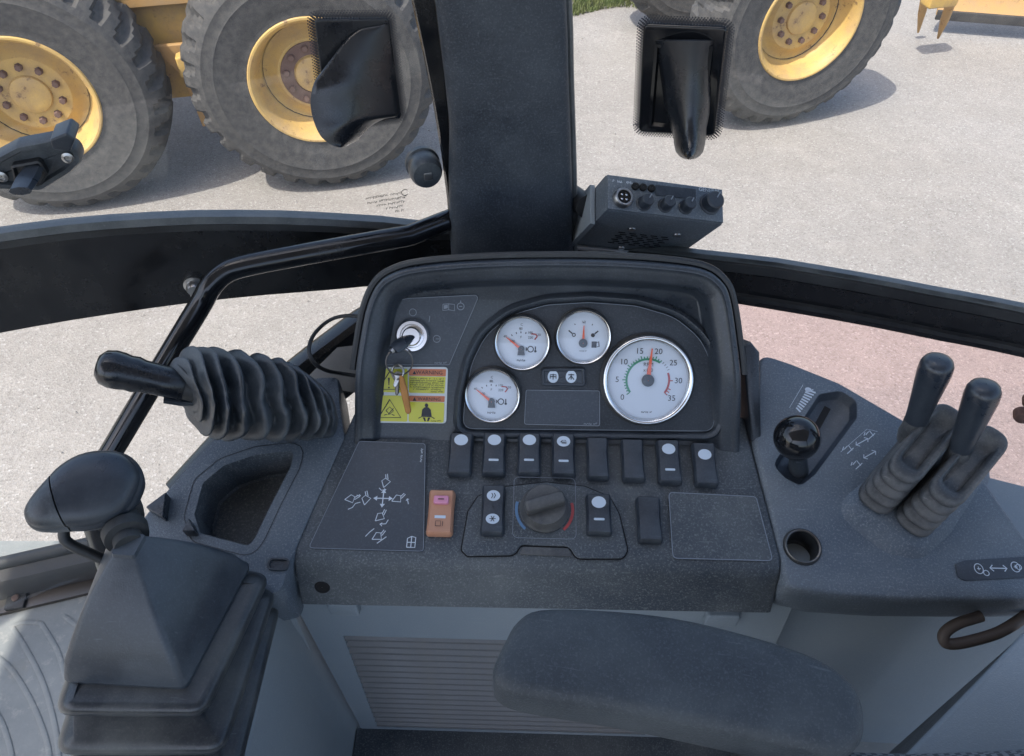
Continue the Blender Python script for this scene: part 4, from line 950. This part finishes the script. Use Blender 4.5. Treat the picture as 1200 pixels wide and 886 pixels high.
# two booted levers
def booted(fu, fv, ru, rv, hb, ht, lab):
    A, B = RC.px(fu, fv), RC.px(ru, rv); c = (A + B) / 2; d = (B - A); ln = d.length
    ang = math.atan2(d.y, d.x) - math.pi / 2; f = RC.sub(c.x, c.y, .006, ang)
    t = thing('control_lever', lab, 'lever', f.O, 'booted levers on the right console')
    w = .038; L = []; n = 48
    for i in range(n + 1):
        s = i / n; z = .064 * s
        rib = abs(math.sin(s * math.pi * 5.0 + .25 * math.sin(s * 5))) ** .6
        ins = .0005 + .0095 * (1 - rib) * (1 - .5 * s) if s < .98 else .004
        tap = 1 - .22 * s
        q = offset(rrect(w * (1 - .12 * s), ln * tap, .017, 7), ins)
        L.append([Vector((p[0], p[1] + .010 * s + .004 * math.sin(p[1] * 30) * s, z * (1 + .25 * (p[1] / ln)))) for p in q])
    last = L[-1]; cc = sum((p for p in last), Vector()) / len(last)
    L.append([cc + (p - cc) * .80 - Vector((0, 0, .002)) for p in last]); L.append([cc + (p - cc) * .66 - Vector((0, 0, .010)) for p in last]); L.append([cc + (p - cc) * .3 - Vector((0, 0, .008)) for p in last])
    part('bellows', stack(L, False, True), M['boot'], t, f, smooth=70)
    p0 = RC.P(*hb, .050); p1 = RC.P(*ht, .142); ax = (p1 - p0)
    l = ax.length; zf = Fr(p0, ax.cross(Vector((0, 1, 0))), ax.cross(ax.cross(Vector((0, 1, 0)))))
    if zf.Z.dot(ax) < 0: zf = Fr(p0, -zf.X, zf.Y)
    part('collar', lathe([(.011, -.010), (.012, 0), (.0105, .010), (.0105, .018)], 24), M['boot'], t, zf, smooth=60)
    part('grip', lathe([(.0100, .012), (.0106, l*.30), (.0120, l*.5), (.0138, l*.72), (.0146, l*.85), (.0142, l*.92), (.0122, l*.97), (.008, l*.995), (.0004, l)], 28), M['grip'], t, zf, smooth=60)
booted(1012, 601, 1078, 519, (1068, 507), (1101, 420), 'left of the two booted levers, black tapered grip, nearer the ball knob')
booted(1056, 627, 1124, 543, (1120, 540), (1156, 450), 'right of the two booted levers, black tapered grip, at the console edge')

# seat side panel, hose and seat edge at the lower right
sf = Fr(at(1150, 830, .60), Vector((1, -.1, .3)), Vector((0, .97, .2)))
so_ = roundpoly(sf.poly([(1062, 884), (1132, 812), (1200, 741), (1290, 655), (1420, 800), (1300, 1000), (1000, 1000)]), .004)
ssp = thing('seat_side_panel', 'plain light grey panel slanting across the lower right corner', 'panel', (.5, .2, FLOOR))
part('cover', prism(so_, -.02, 0, .004), M['panel_grey'], ssp, sf)
wt = [sf.w(p[0], p[1], -.021) for p in offset([tuple(q) for q in so_], .003)]
part('shade_wall', stack([[Vector((p.x, p.y, FLOOR)) for p in wt], wt], False, False), M['dash'], ssp, smooth=30)  # added dark wall standing in for the shade beside the panel
pp = ((1150, 722), (1122, 731), (1107, 742), (1108, 753), (1124, 754), (1160, 745), (1182, 735), (1210, 716))
solo('hose', tube(catmull([at(u, v, .735) for u, v in pp], 5), .0055, 12), M['cable_tan'], 'thin tan hose in the gap below the right console edge', 'hose')
cf = Fr(at(1060, 950, .50), (1, -.05, 0), (0, .95, .2))
co_ = catmull([Vector((*p, 0)) for p in cf.poly([(860, 930), (890, 888), (980, 879), (1080, 881), (1200, 877), (1300, 876), (1380, 990), (1200, 1100), (900, 1060)])], 4, True)
co_ = ccw([(p[0], p[1]) for p in co_])
solo('seat_cushion', prism(co_, -.08, 0, .015, 5), M['seat_fabric'], 'woven grey seat fabric edge at the bottom right', 'seat', cf, smooth=60)

# armrest
z_ar = CAM.z - .52
AF = Fr(hitz(790, 800, z_ar), (hitz(1000, 848, z_ar) - hitz(590, 775, z_ar)), Vector((0, 1, .0)))
ao = AF.poly([(592, 745), (606, 722), (632, 708), (700, 708), (790, 717), (880, 738), (962, 766), (1004, 797), (1018, 832), (1014, 866), (985, 882), (930, 872), (830, 850), (720, 828), (620, 812), (585, 800), (577, 780)])
ao = ccw([(p[0], p[1]) for p in catmull([Vector((p.x, p.y, 0)) for p in ao], 4, True)])
axc = (max(p[0] for p in ao) + min(p[0] for p in ao)) / 2; ayc = (max(p[1] for p in ao) + min(p[1] for p in ao)) / 2
ahx = (max(p[0] for p in ao) - min(p[0] for p in ao)) / 2; ahy = (max(p[1] for p in ao) - min(p[1] for p in ao)) / 2
def ai(d, z): return [Vector((axc + (p[0] - axc) * (1 - d / ahx), ayc + (p[1] - ayc) * (1 - d / ahy), z)) for p in ao]
L = [ai(.014, -.055), ai(.004, -.050), ai(.0005, -.040), ai(0, -.020)]
for i in range(1, 9):
    a = math.pi / 2 * i / 8; L.append(ai(.011 * (1 - math.cos(a)), -.013 + .011 * math.sin(a)))
L += [ai(.022, -.0004)]
solo('armrest', stack(L), M['armrest'], 'worn dark padded seat armrest in front of the lower panel', 'armrest', AF, smooth=70)

# ------------------------------------------------------------------ left console
LC = Fr(SP.P(400, 512) - ZZ * .004, EX, FY * math.cos(rad(9)) + ZZ * math.sin(rad(9)))
lcon = thing('side_console', 'blue grey left side console with an open storage pocket', 'console', (-.3, .45, FLOOR))
lco = roundpoly(LC.poly([(405, 512), (399, 470), (397, 440), (372, 441), (330, 462), (255, 508), (232, 530), (198, 570), (168, 604), (160, 625), (152, 660), (200, 692), (300, 700), (330, 694), (341, 657)]), [.008, .008, .008, .01, .03, .02, .02, .03, .012, .012, .012, .02, .02, .012, .012], 3)
pk = roundpoly(LC.poly([(228, 603), (238, 566), (262, 546), (300, 533), (346, 528), (340, 548), (318, 590), (300, 628), (292, 640), (235, 625)]), [.006, .01, .01, .03, .008, .02, .03, .01, .006, .006], 4)
def lx(d): return offset(lco, d)
top = [lx(.006)]
loops = [L3(lx(.004), -.09), L3(lx(.0), -.05), L3(lx(0), -.006), L3(lx(.0015), -.0012), L3(lx(.004), 0)]
V, Fc = stack(loops, False, False)
o_ = len(V); outer = L3(lx(.004), 0); hole = L3(pk, 0)
tri = tessellate_polygon([outer, hole]); V += [tuple(p) for p in outer + hole]; Fc += [tuple(i + o_ for i in t) for t in tri]
part('console_top', (V, Fc), M['console'], lcon, LC, smooth=40)
pw_ = [L3(offset(pk, -.0002), .0002), L3(offset(pk, .0015), -.003), L3(offset(pk, .003), -.042), L3(offset(pk, .005), -.045)]
part('pocket', stack(pw_, False, True), M['dash'], lcon, LC, smooth=30)
outline(offset(pk, -.010), .0009, LC, .0004, M['fascia'], lcon, 'seam')
zt_ = LC.w(0, -.3, -.08).z
flk = [Vector((LC.w(p[0], p[1], -.07).x, LC.w(p[0], p[1], -.07).y, 0)) for p in lx(.014)]
Vl = [[Vector((p.x, p.y, LC.w(q2[0], q2[1], -.06).z)) for p, q2 in zip(flk, lx(.014))], [Vector((p.x - .01, p.y + .01, FLOOR)) for p in flk]]
part('flank', stack(Vl, False, False), M['panel_grey'], lcon, smooth=40)
f_ = LC.sub(*LC.px(327, 662), .0)
part('lifting_slot', stack([L3(rrect(.020, .012, .005), .0002), L3(rrect(.020, .012, .005), .003), L3(rrect(.017, .009, .004), .003), L3(rrect(.016, .008, .004), .0005)], False, True), M['fascia'], lcon, f_)
for pts_ in (((176, 600), (200, 582), (196, 612)), ((218, 628), (226, 612), (234, 628))):
    tri_ = roundpoly(LC.poly(pts_), .001, 2); part('pocket_rib', prism(tri_, -.002, .012, .001), M['hood'], lcon, LC)

# lever with the big ribbed boot
bt_ = thing('hand_lever', 'black ribbed grip lever with a large corrugated rubber boot at left', 'lever', LC.P(375, 478))
ax = [LC.P(376, 476, .014), at(358, 471, .785), at(334, 466, .775), at(300, 461, .76), at(262, 457, .745), at(232, 454, .735), at(212, 452, .728)]
ax = catmull(ax, 18); n = len(ax); L = []
W_ = [(0, .031), (.12, .038), (.3, .043), (.5, .047), (.7, .049), (.85, .045), (.95, .030), (1, .017)]
def lerp(tab, t):
    for (a, x), (b, y) in zip(tab, tab[1:]):
        if t <= b: return x + (y - x) * (t - a) / (b - a)
    return tab[-1][1]
D_ = (ax[-1] - ax[0]).normalized(); S_ = D_.cross(Vector((0, .55, .83))).normalized(); T_ = S_.cross(D_)
rng = random.Random(3)
for i, p in enumerate(ax):
    t = i / (n - 1); r = lerp(W_, t); rip = 0
    loop = []
    for j in range(56):
        a = 2 * math.pi * j / 56
        wob = 1 + .05 * math.sin(3 * a + t * 9) * (1 - t) + .03 * math.sin(5 * a - t * 14)
        ph = t + .022 * math.sin(2 * a + 1.0) * (1 - t) + .016 * math.sin(3 * a - 2) + .008 * math.sin(5 * a + 9 * t)
        rp_ = .5 - .5 * math.cos(ph * math.pi * 20 + .35 * math.sin(t * 7))
        amp = (.20 + .16 * math.sin(t * 3.1)) * (1 + .25 * math.sin(a + .5))
        fold = r * (1 - amp * (1 - rp_ ** .8)) if .04 < t < .97 else r
        crz = 1 + .035 * (1 - t) * math.sin(9 * a + 20 * t) * math.sin(5 * t)
        rx = fold * wob * crz * (1.16 if math.sin(a) < 0 else 1.0)
        sl_a = D_ * (math.sin(a - .5) * .013)
        loop.append(p + S_ * (-math.cos(a)) * rx * 1.0 + T_ * math.sin(a) * rx * .85 + sl_a)
    L.append(loop)
part('bellows', stack(L, True, True), M['rubber'], bt_, smooth=80)
g0, g1 = at(216, 452, .728), at(112, 428, .700); gd = g1 - g0; gl_ = gd.length
gf = Fr(g0, gd.cross(Vector((0, 0, 1))), gd.cross(gd.cross(Vector((0, 0, 1)))))
if gf.Z.dot(gd) < 0: gf = Fr(g0, -gf.X, gf.Y)
part('grip', lathe([(.0130, -.002), (.0150, .000), (.0150, gl_*.30), (.0155, gl_*.48), (.0172, gl_*.56), (.0165, gl_*.64), (.0178, gl_*.72), (.0180, gl_*.82), (.0160, gl_*.92), (.010, gl_*.985), (.0004, gl_)], 30), M['black_satin'], bt_, gf, smooth=60)
part('grip_collar', lathe([(.0135, -.012), (.0140, 0), (.0130, .003)], 24), M['seal'], bt_, gf)
pa, pb = at(232, 470, .735), at(192, 468, .725)
part('trigger', tube([pa, pa.lerp(pb, .5), pb], [.0055, .0065, .0045], 10, sq=(1, .7)), M['grip'], bt_)

# joystick with its gaiter
jz = CAM.z - .60
js = thing('joystick', 'joystick with palm shaped handle on a stepped grey rubber gaiter', 'joystick', hitz(190, 800, CAM.z - .74))
def jq(pts, z, r=.014): return [Vector((p.x, p.y, z)) for p in roundpoly([hitz(u, v, z) for u, v in pts], r, 5)]
qa = [(69, 796), (215, 804), (294, 655), (128, 642)]
base = roundpoly([hitz(u, v, jz) for u, v in qa], .008, 5)
apex = hitz(152, 640, jz + .075)
A_ = [Vector((p.x, p.y)) for p in base]; cen = sum(A_, Vector((0, 0))) / len(A_)
def ring_at(t, z, bul=0):   # t = 0 base quad, 1 = neck
    out = []
    for p in A_:
        d = (p - cen); nk = Vector((apex.x, apex.y)) + d.normalized() * .0125
        q = p.lerp(nk, t); out.append(Vector((q.x, q.y, z)))
    return out
def grow(d, z, dx=0, dy=0): return [Vector((p.x + dx, p.y + dy, z)) for p in offset(A_, -d)]
cap = [grow(-.006, jz - .010), grow(-.001, jz - .010), grow(.0, jz - .004), grow(-.003, jz + .003)]
for t, z in ((.10, .012), (.25, .026), (.45, .043), (.65, .057), (.82, .067), (.93, .073)): cap.append(ring_at(t, jz + z))
cap += [ring_at(.985, jz + .0755), ring_at(1.0, jz + .079)]
part('gaiter_top', stack(cap, False, True), M['gaiter'], js, smooth=24)
def tq(q, z, d=0.0): return [Vector((p[0], p[1], z)) for p in offset([tuple(x) for x in ccw([tuple(p)[:2] for p in roundpoly([hitz(u, v, z)[:2] for u, v in q], .016, 5)])], -d)]
Q1 = [(62, 838), (240, 840), (319, 672), (128, 655)]; Q2 = [(63, 884), (262, 884), (325, 690), (132, 668)]; Q3 = [(72, 925), (276, 925), (329, 708), (140, 690)]
low = [grow(-.010, jz - .004), grow(-.004, jz - .010)]
for q_, z_ in ((Q1, jz - .036), (Q2, jz - .078), (Q3, jz - .120)):
    for k_ in range(9):
        th_ = math.pi * k_ / 8; low.append(tq(q_, z_ + .012 + .017 * math.cos(th_), -.011 + .0115 * math.sin(th_) ** .6))
part('gaiter_folds', stack(low, False, False), M['gaiter_low'], js, smooth=70)
pz = jz - .118
pd_ = ccw([tuple(p) for p in roundpoly([hitz(u, v, pz)[:2] for u, v in ((352, 640), (334, 678), (318, 740), (292, 866), (284, 930), (84, 930), (96, 800), (170, 690), (250, 662))], .012, 4)])
fz = FLOOR - pz
part('pedestal', stack([[Vector((p[0] + .02, p[1], FLOOR)) for p in pd_], L3(pd_, pz - .012), L3(pd_, pz), L3(offset(pd_, .001), pz + .002), L3(offset(pd_, .004), pz + .002), L3(offset(pd_, .0055), pz), L3(offset(pd_, .006), pz - .03)], False, True), M['panel_grey'], js, smooth=40)
hc_ = at(100, 572, .605)
nk0 = Vector((apex.x, apex.y, jz + .074)); nk1 = at(137, 594, .628)
part('neck', tube([nk0, nk0.lerp(nk1, .2), nk0.lerp(nk1, .22), nk0.lerp(nk1, .40), nk0.lerp(nk1, .42), nk0.lerp(nk1, .62), nk0.lerp(nk1, .64), nk0.lerp(nk1, .85), nk1, nk1 + (nk1 - nk0) * .08], [.0115, .0110, .0165, .0175, .0145, .0150, .0175, .0185, .0185, .017], 24), M['seal'], js, smooth=30)
HF = Fr(hc_, (hitz(160, 560, hc_.z) - hitz(35, 600, hc_.z)), Vector((0, 1, .35)))
hp_ = [(27, 601), (36, 584), (54, 563), (72, 545), (95, 532), (122, 527), (146, 530), (161, 543), (167, 560), (162, 578), (151, 597), (132, 611), (104, 619), (74, 621), (46, 622), (31, 615)]
ho_ = [HF.px(*p) for p in hp_]; ho_ = ccw([(p[0], p[1]) for p in catmull([Vector((p.x, p.y, 0)) for p in ho_], 3, True)])
L = [L3(offset(ho_, .020), -.026), L3(offset(ho_, .008), -.024), L3(offset(ho_, .002), -.016), L3(ho_, -.006), L3(offset(ho_, .0006), -.002), L3(offset(ho_, .0018), -.0012), L3(offset(ho_, .002), .001)]
hcx = sum((Vector(p) for p in ho_), Vector((0, 0))) / len(ho_)
for k in range(1, 8):
    a = math.pi / 2 * k / 8; s = math.cos(a) ** .75; L.append([Vector((hcx.x + (p[0] - hcx.x) * (.965 * s), hcx.y + (p[1] - hcx.y) * .965 * s, .001 + .015 * math.sin(a))) for p in ho_])
hg = stack(L, True, True)
def halves(g, p, n, gap=.0006):
    out = []
    for sgn_ in (1, -1):
        me = bpy.data.meshes.new('h'); me.from_pydata([tuple(v) for v in g[0]], [], g[1]); bm = bmesh.new(); bm.from_mesh(me)
        r_ = bmesh.ops.bisect_plane(bm, geom=bm.verts[:] + bm.edges[:] + bm.faces[:], plane_co=Vector(p) + Vector(n) * gap * sgn_, plane_no=n, clear_outer=sgn_ < 0, clear_inner=sgn_ > 0)
        bmesh.ops.holes_fill(bm, edges=[e for e in bm.edges if e.is_boundary])
        bm.verts.ensure_lookup_table(); bm.verts.index_update()
        out.append(([tuple(v.co) for v in bm.verts], [tuple(v.index for v in f.verts) for f in bm.faces])); bm.free(); bpy.data.meshes.remove(me)
    return out
p_ = HF.px(68, 592, .008); q_ = HF.px(60, 565, .008); d_ = (q_ - p_).normalized(); nrm_ = Vector((d_.y, -d_.x, 0))
if nrm_.x < 0: nrm_ = -nrm_
big, small = halves(hg, (p_.x, p_.y, 0), nrm_)
part('handle', big, M['grip'], js, HF, smooth=60); part('thumb_rest', small, M['rubber'], js, HF, smooth=60)
part('guard_rod', tube(catmull([at(75, 618, .615), at(76, 632, .617), at(88, 641, .62), at(104, 648, .625), at(122, 656, .63)], 5), .0045, 12), M['seal'], js)

# ------------------------------------------------------------------ radio on the dash top
RX = Vector((1, .12, -.22)).normalized(); rn = Vector((.25, -.53, .81)).normalized()
RF = Fr(at(781, 233, .845), RX, rn.cross(RX))
rd = thing('radio', 'grey black two-way radio tilted up on a bracket beside the pillar', 'radio', RF.w(0, 0, -.12))
w = (RF.px(849, 240) - RF.px(713, 227)).length; h = (RF.px(714, 206) - RF.px(712, 247)).length
part('case', box((-w/2, -h/2, -.115), (w/2, h/2, -.004), .0015), M['console'], rd, RF)
part('face_plate', box((-w/2 + .0006, -h/2 + .0006, -.0038), (w/2 - .0006, h/2 - .0006, 0), .001), M['console'], rd, RF)
rq = lambda u, v: tuple(RF.px(u, v))
x, y = rq(729, 233); mc = part('microphone_socket', lathe([(.0115, 0), (.0110, .005), (.0095, .007), (.0078, .007), (.0074, .003), (.0074, .0025)], 32, False, True), M['steel'], rd, RF.sub(x, y, 0), smooth=50)
part('socket_insert', disc(.0073, .0042, 24), M['hole'], mc, RF.sub(x, y, 0), smooth=0)
for dx in (-.0026, .0026):
    for dy in (-.0026, .0026): part('pin', lathe([(.0011, .004), (.0011, .006), (.0003, .0063)], 10), M['chrome'], mc, RF.sub(x + dx, y + dy, 0))
for u, v, r in ((754, 239, .0075), (779, 241, .0075), (803, 243, .0075), (832, 239, .0112)):
    x, y = rq(u, v); kf2 = RF.sub(x, y, 0)
    kb = part('knob', lathe([(r*1.15, 0), (r*1.12, .0012), (r, .002), (r*.94, .013), (r*.8, .0145), (.0004, .0145)], 28), M['switch'], rd, kf2)
    part('pointer', box((-.0006, r*.2, .0142), (.0006, r*.9, .0150)), M['ink_grey'], kb, kf2.sub(0, 0, 0, rad(-30)))
for u in (744, 753, 763):
    x, y = rq(u, 219 + (u - 744) * .13); part('button', lathe([(.0042, 0), (.0042, .003), (.0032, .004), (.0004, .0036)], 18), M['hole'], rd, RF.sub(x, y, 0))
dw = roundpoly([rq(768, 217), rq(815, 222), rq(815, 234), rq(768, 229)], .001)
part('display', prism(dw, .0001, .0008), M['switch'], rd, RF)
x0, y0 = rq(729, 213.5); x1, y1 = rq(831, 223.5)
part('lettering', merge(scribble(x0, y0, .022, .0030, .0006, seed=5), text('GENERAL', .0062, x1, y1, .0006)), M['ink_white'], rd, RF, kind='stuff', smooth=0)
# underside: speaker slots and screws
UF = Fr(RF.w(0, -h/2, -.058), RF.X, RF.Z)
if UF.Z.dot(CAM - UF.O) < 0: UF = Fr(UF.O, -RF.X, RF.Z)
sgn = 1 if UF.X.dot(RF.X) > 0 else -1
for r_ in range(7):
    for c_ in range(5):
        part('speaker_slot', mesh_of('speaker_slot', prism(rrect(.0085, .0016, .0007, 2), 0, .0006), M['hole'], 0) if (r_, c_) == (0, 0) else bpy.data.meshes['speaker_slot'], None, rd, UF.sub(sgn * (-.002 + (c_ - 2) * .0135 + (r_ % 2) * .004), -.036 + r_ * .0058, .0004))
for dx, dy in ((-.022, .012), (.036, .010), (-.01, -.050), (.04, -.050)):
    part('screw', lathe([(.0045, 0), (.0042, .0014), (.0004, .002)], 16), M['steel'], rd, UF.sub(sgn * dx, dy, .0003))
part('bracket', box((-w/2 - .007, -h/2 - .004, -.135), (-w/2 - .001, h/2 + .002, -.035), .001), M['panel_grey'], rd, RF)
part('bracket_lip', box((-w/2 - .003, -h/2 - .0045, -.121), (w/2, -h/2 - .0008, -.112), .0006), M['steel'], rd, RF)
part('mount_arm', tube([RF.w(-w/2 - .004, h/2 - .016, -.055), Vector((.072, .775, RF.w(-w/2, h/2 - .016, -.055).z - .005))], .014, 12), M['seal'], rd)
for b_ in (): pass

# ------------------------------------------------------------------ the yellow grader outside
TR = .642
GS = TR / .68
H1, H2, H3 = hitz(36, 112, TR), hitz(368, 86, TR), hitz(942, 22, TR)
md = (H3 - H1); md.z = 0; md.normalize()
gn = Vector((md.y, -md.x, 0))                          # towards the camera
gr = thing('road_grader', 'dusty yellow road grader parked on the paving outside the cab', 'grader', Vector((H2.x, H2.y, 0)))
TP = [(.330, -.050), (.338, -.020), (.352, -.010), (.372, -.012), (.40, -.004), (.45, .004), (.50, .006), (.515, .010), (.525, .006), (.56, .002), (.575, .003), (.585, -.002), (.605, -.014), (.630, -.032), (.652, -.052), (.668, -.080), (.678, -.13), (.680, -.195)]
TP = TP + [(r, -.39 - z) for r, z in reversed(TP[:-1])]
NL, SEG = 30, 8
def tyre_geo():
    n = NL * SEG; L = []
    for i, (r, z) in enumerate(TP):
        loop = []
        s = (z + .195) / .2
        for j in range(n):
            a = 2 * math.pi * j / n; rr = r; zz = z
            if r > .60:
                ph = ((j / SEG) + .55 * abs(s) + (.5 if z < -.195 else 0)) % 1.0
                g = 1 if ph < .40 else 0
                dep = .030 * min(1, (r - .60) / .04) * (.35 + .65 * min(1, abs(s) * 1.2))
                if g: rr = r - dep; zz = z - .010 * (1 if z > -.195 else -1) * min(1, (r - .60) / .03)
            loop.append(Vector((rr * math.cos(a), rr * math.sin(a), zz)))
        L.append(loop)
    return stack(L, False, False)
def gs(g): return [tuple(c * GS for c in p) for p in g[0]], g[1]
tyre_me = mesh_of('tyre', gs(tyre_geo()), M['tyre'], 24)
rim_me = mesh_of('rim', gs(lathe([(.330, -.055), (.346, -.030), (.350, -.012), (.344, -.004), (.334, -.004), (.326, -.012), (.318, -.022), (.306, -.045), (.300, -.075), (.290, -.11), (.276, -.150), (.268, -.158), (.255, -.160), (.225, -.150), (.20, -.132), (.192, -.126), (.10, -.124), (.0995, -.130)], 64)), M['yellow_rim'], 35)
hub_me = mesh_of('hub', gs(lathe([(.100, -.128), (.100, -.116), (.096, -.108), (.080, -.102), (.040, -.098), (.030, -.100), (.0004, -.100)], 40)), M['yellow_rim'], 35)
bolt_me = mesh_of('wheel_bolt', gs(merge(lathe([(.021, -.126), (.021, -.121), (.0185, -.121), (.0185, -.104), (.015, -.100), (.0004, -.100)], 6))), M['rust'], 20)
ring_me = mesh_of('rusty_ring', gs(lathe([(.178, -.1245), (.176, -.118), (.108, -.118), (.106, -.1245)], 40)), M['rust'], 30)
back_me = mesh_of('brake_drum', gs(lathe([(.270, -.15), (.25, -.30), (.0004, -.31)], 32)), M['machine_black'], 30)
def wheel(P, face=1, ring=False, spin=0, steer=0, lean=0):
    X = Matrix.Rotation(steer, 3, 'Z') @ (md * face); f = Fr(P, X, Vector((0, 0, 1)))
    f = Fr(P, f.X, Matrix.Rotation(lean, 3, f.X) @ f.Y)
    wh = part('wheel', back_me, None, gr, f)
    f2 = f.sub(0, 0, 0, spin)
    part('tyre', tyre_me, None, wh, f2); part('rim', rim_me, None, wh, f2); part('hub', hub_me, None, wh, f2)
    if ring: part('rusty_ring', ring_me, None, wh, f2)
    for k in range(10):
        a = k * math.pi / 5; part('wheel_bolt', bolt_me, None, wh, f2.sub(.146 * GS * math.cos(a), .146 * GS * math.sin(a), 0))
wheel(H1 + gn * .10, spin=.3)
wheel(H2 + gn * .12, ring=True, spin=1.1)
wheel(H3 + gn * .10, spin=.6, steer=rad(4))
back = -gn
for P, dd in ((H1, 2.35), (H2, 2.35), (H3, 1.75)): wheel(P + back * dd, face=-1)
GF = Fr(Vector((H2.x, H2.y, 0)), md, gn * -1)          # x along the machine, y away from the camera
part('tandem_case', box((-1.9, .36, .42), (.45, .56, .92), .03), M['yellow_paint'], gr, GF)
d12 = (H2 - H1).length
part('case_flange', box((-1.95, .30, .93), (.5, .62, 1.02), .012), M['brown_yellow'], gr, GF)
part('frame_beam', box((-2.6, .62, .95), (.0, 1.15, 1.35), .03), M['yellow_paint'], gr, GF)
part('unseen_hood', box((-2.9, .35, 1.36), (-.5, 1.45, 2.3), .08), M['yellow_paint'], gr, GF)  # out of view, added for the shade it throws on the ground
part('front_axle', box((3.0 + .2, .30, .60), (3.0 + .42, 1.3, .80), .03), M['yellow_paint'], gr, Fr(GF.O + md * ((H3 - H2).dot(md) - 3.3), md, -gn))
xs = -d12 / 2 + .05
part('bracket_plate', prism([(-.16, .10), (.12, .10), (.07, -.10), (.03, -.36), (-.03, -.36), (-.05, -.06)], 0, .03, .004), M['brown_yellow'], gr, Fr(GF.w(xs, .30, .64), md, ZZ))
part('bracket_cap', prism([(-.06, -.05), (.06, -.05), (.06, .05), (0, .07), (-.06, .05)], .03, .10, .01), M['yellow_paint'], gr, Fr(GF.w(xs + .02, .27, .66), md, ZZ))
for k in range(3):
    hz_ = [GF.w(-1.6 + .2 * k, .34, 1.12), GF.w(-1.1, .30, 1.06 + .03 * k), GF.w(-.6, .30, 1.05 + .03 * k), GF.w(-.1, .33, 1.14)]
    part('hydraulic_hose', tube(catmull(hz_, 5), .018, 10), M['machine_black'], gr)
# moldboard and scarifier tines behind the front wheel
B0 = hitz(1112, -3, .25)
bfr = Fr(Vector((B0.x, B0.y, .10)), Vector((.97, -.20, 0)), ZZ)
mb = part('moldboard', stack([[Vector((x, yy, zz)) for yy, zz in ((.03, .02), (.10, -.03), (.30, -.08), (.50, -.05), (.60, .03), (.60, .05), (.49, -.03), (.30, -.05), (.11, 0), (.04, .05))] for x in (-.05, 3.2)]), M['brown_yellow'], gr, bfr, smooth=50)
part('cutting_edge', box((-.05, .005, .03), (3.2, .07, .055), .003), M['machine_black'], gr, bfr)
for k, (u, v, u2, v2) in enumerate(((1088, -22, 1076, 38), (1120, -12, 1099, 45))):
    A, B = hitz(u, v, .46), hitz(u2, v2, .05)
    part('scarifier_tine', tube([A, A.lerp(B, .6), B], [.035, .030, .008], 8, sq=(1, .6)), M['brown_yellow'], gr)
c_ = hitz(1104, -6, .44)
part('tine_holder', prism(rrect(.22, .14, .02), -.05, .05, .01), M['yellow_paint'], gr, Fr(c_, md, ZZ))

# ------------------------------------------------------------------ grass tuft patch and loose stones
gv, gf_ = [], []
gc = hitz(706, 12, 0); rng = random.Random(11)
for i in range(5200):
    a = rng.gauss(0, .42); b = abs(rng.gauss(0, .35)); x, y = gc.x - .1 + a, gc.y + b - .05 + .1 * math.sin(a * 6)
    h = rng.uniform(.03, .09) * (1 if b > .05 else .6); t = rng.uniform(0, 6.28); w_ = .004
    dx, dy = math.cos(t), math.sin(t); l = rng.uniform(0, .05); o = len(gv)
    gv += [(x - dy * w_, y + dx * w_, 0), (x + dy * w_, y - dx * w_, 0), (x + dx * l, y + dy * l, h)]; gf_.append((o, o + 1, o + 2))
go = part('grass', (gv, gf_), M['grass'], None, kind='stuff', smooth=-1); go['label'] = 'small patch of green grass at the paving edge'
sv, sf_ = [], []
for i in range(2600):
    x, y = rng.uniform(-4, 4.2), rng.uniform(.6, 6.6); r = rng.choice((.003, .004, .005, .006, .009)) * rng.uniform(.7, 1.2); o = len(sv)
    sv += [(x - r, y, 0), (x, y - r * .8, 0), (x + r, y, 0), (x, y + r * .9, 0), (x + r * .1, y, r * .9)]; sf_ += [(o, o+1, o+4), (o+1, o+2, o+4), (o+2, o+3, o+4), (o+3, o, o+4)]
so2 = part('loose_stones', (sv, sf_), M['paving'], None, kind='stuff', smooth=-1); so2['label'] = 'small loose stones scattered on the paving'
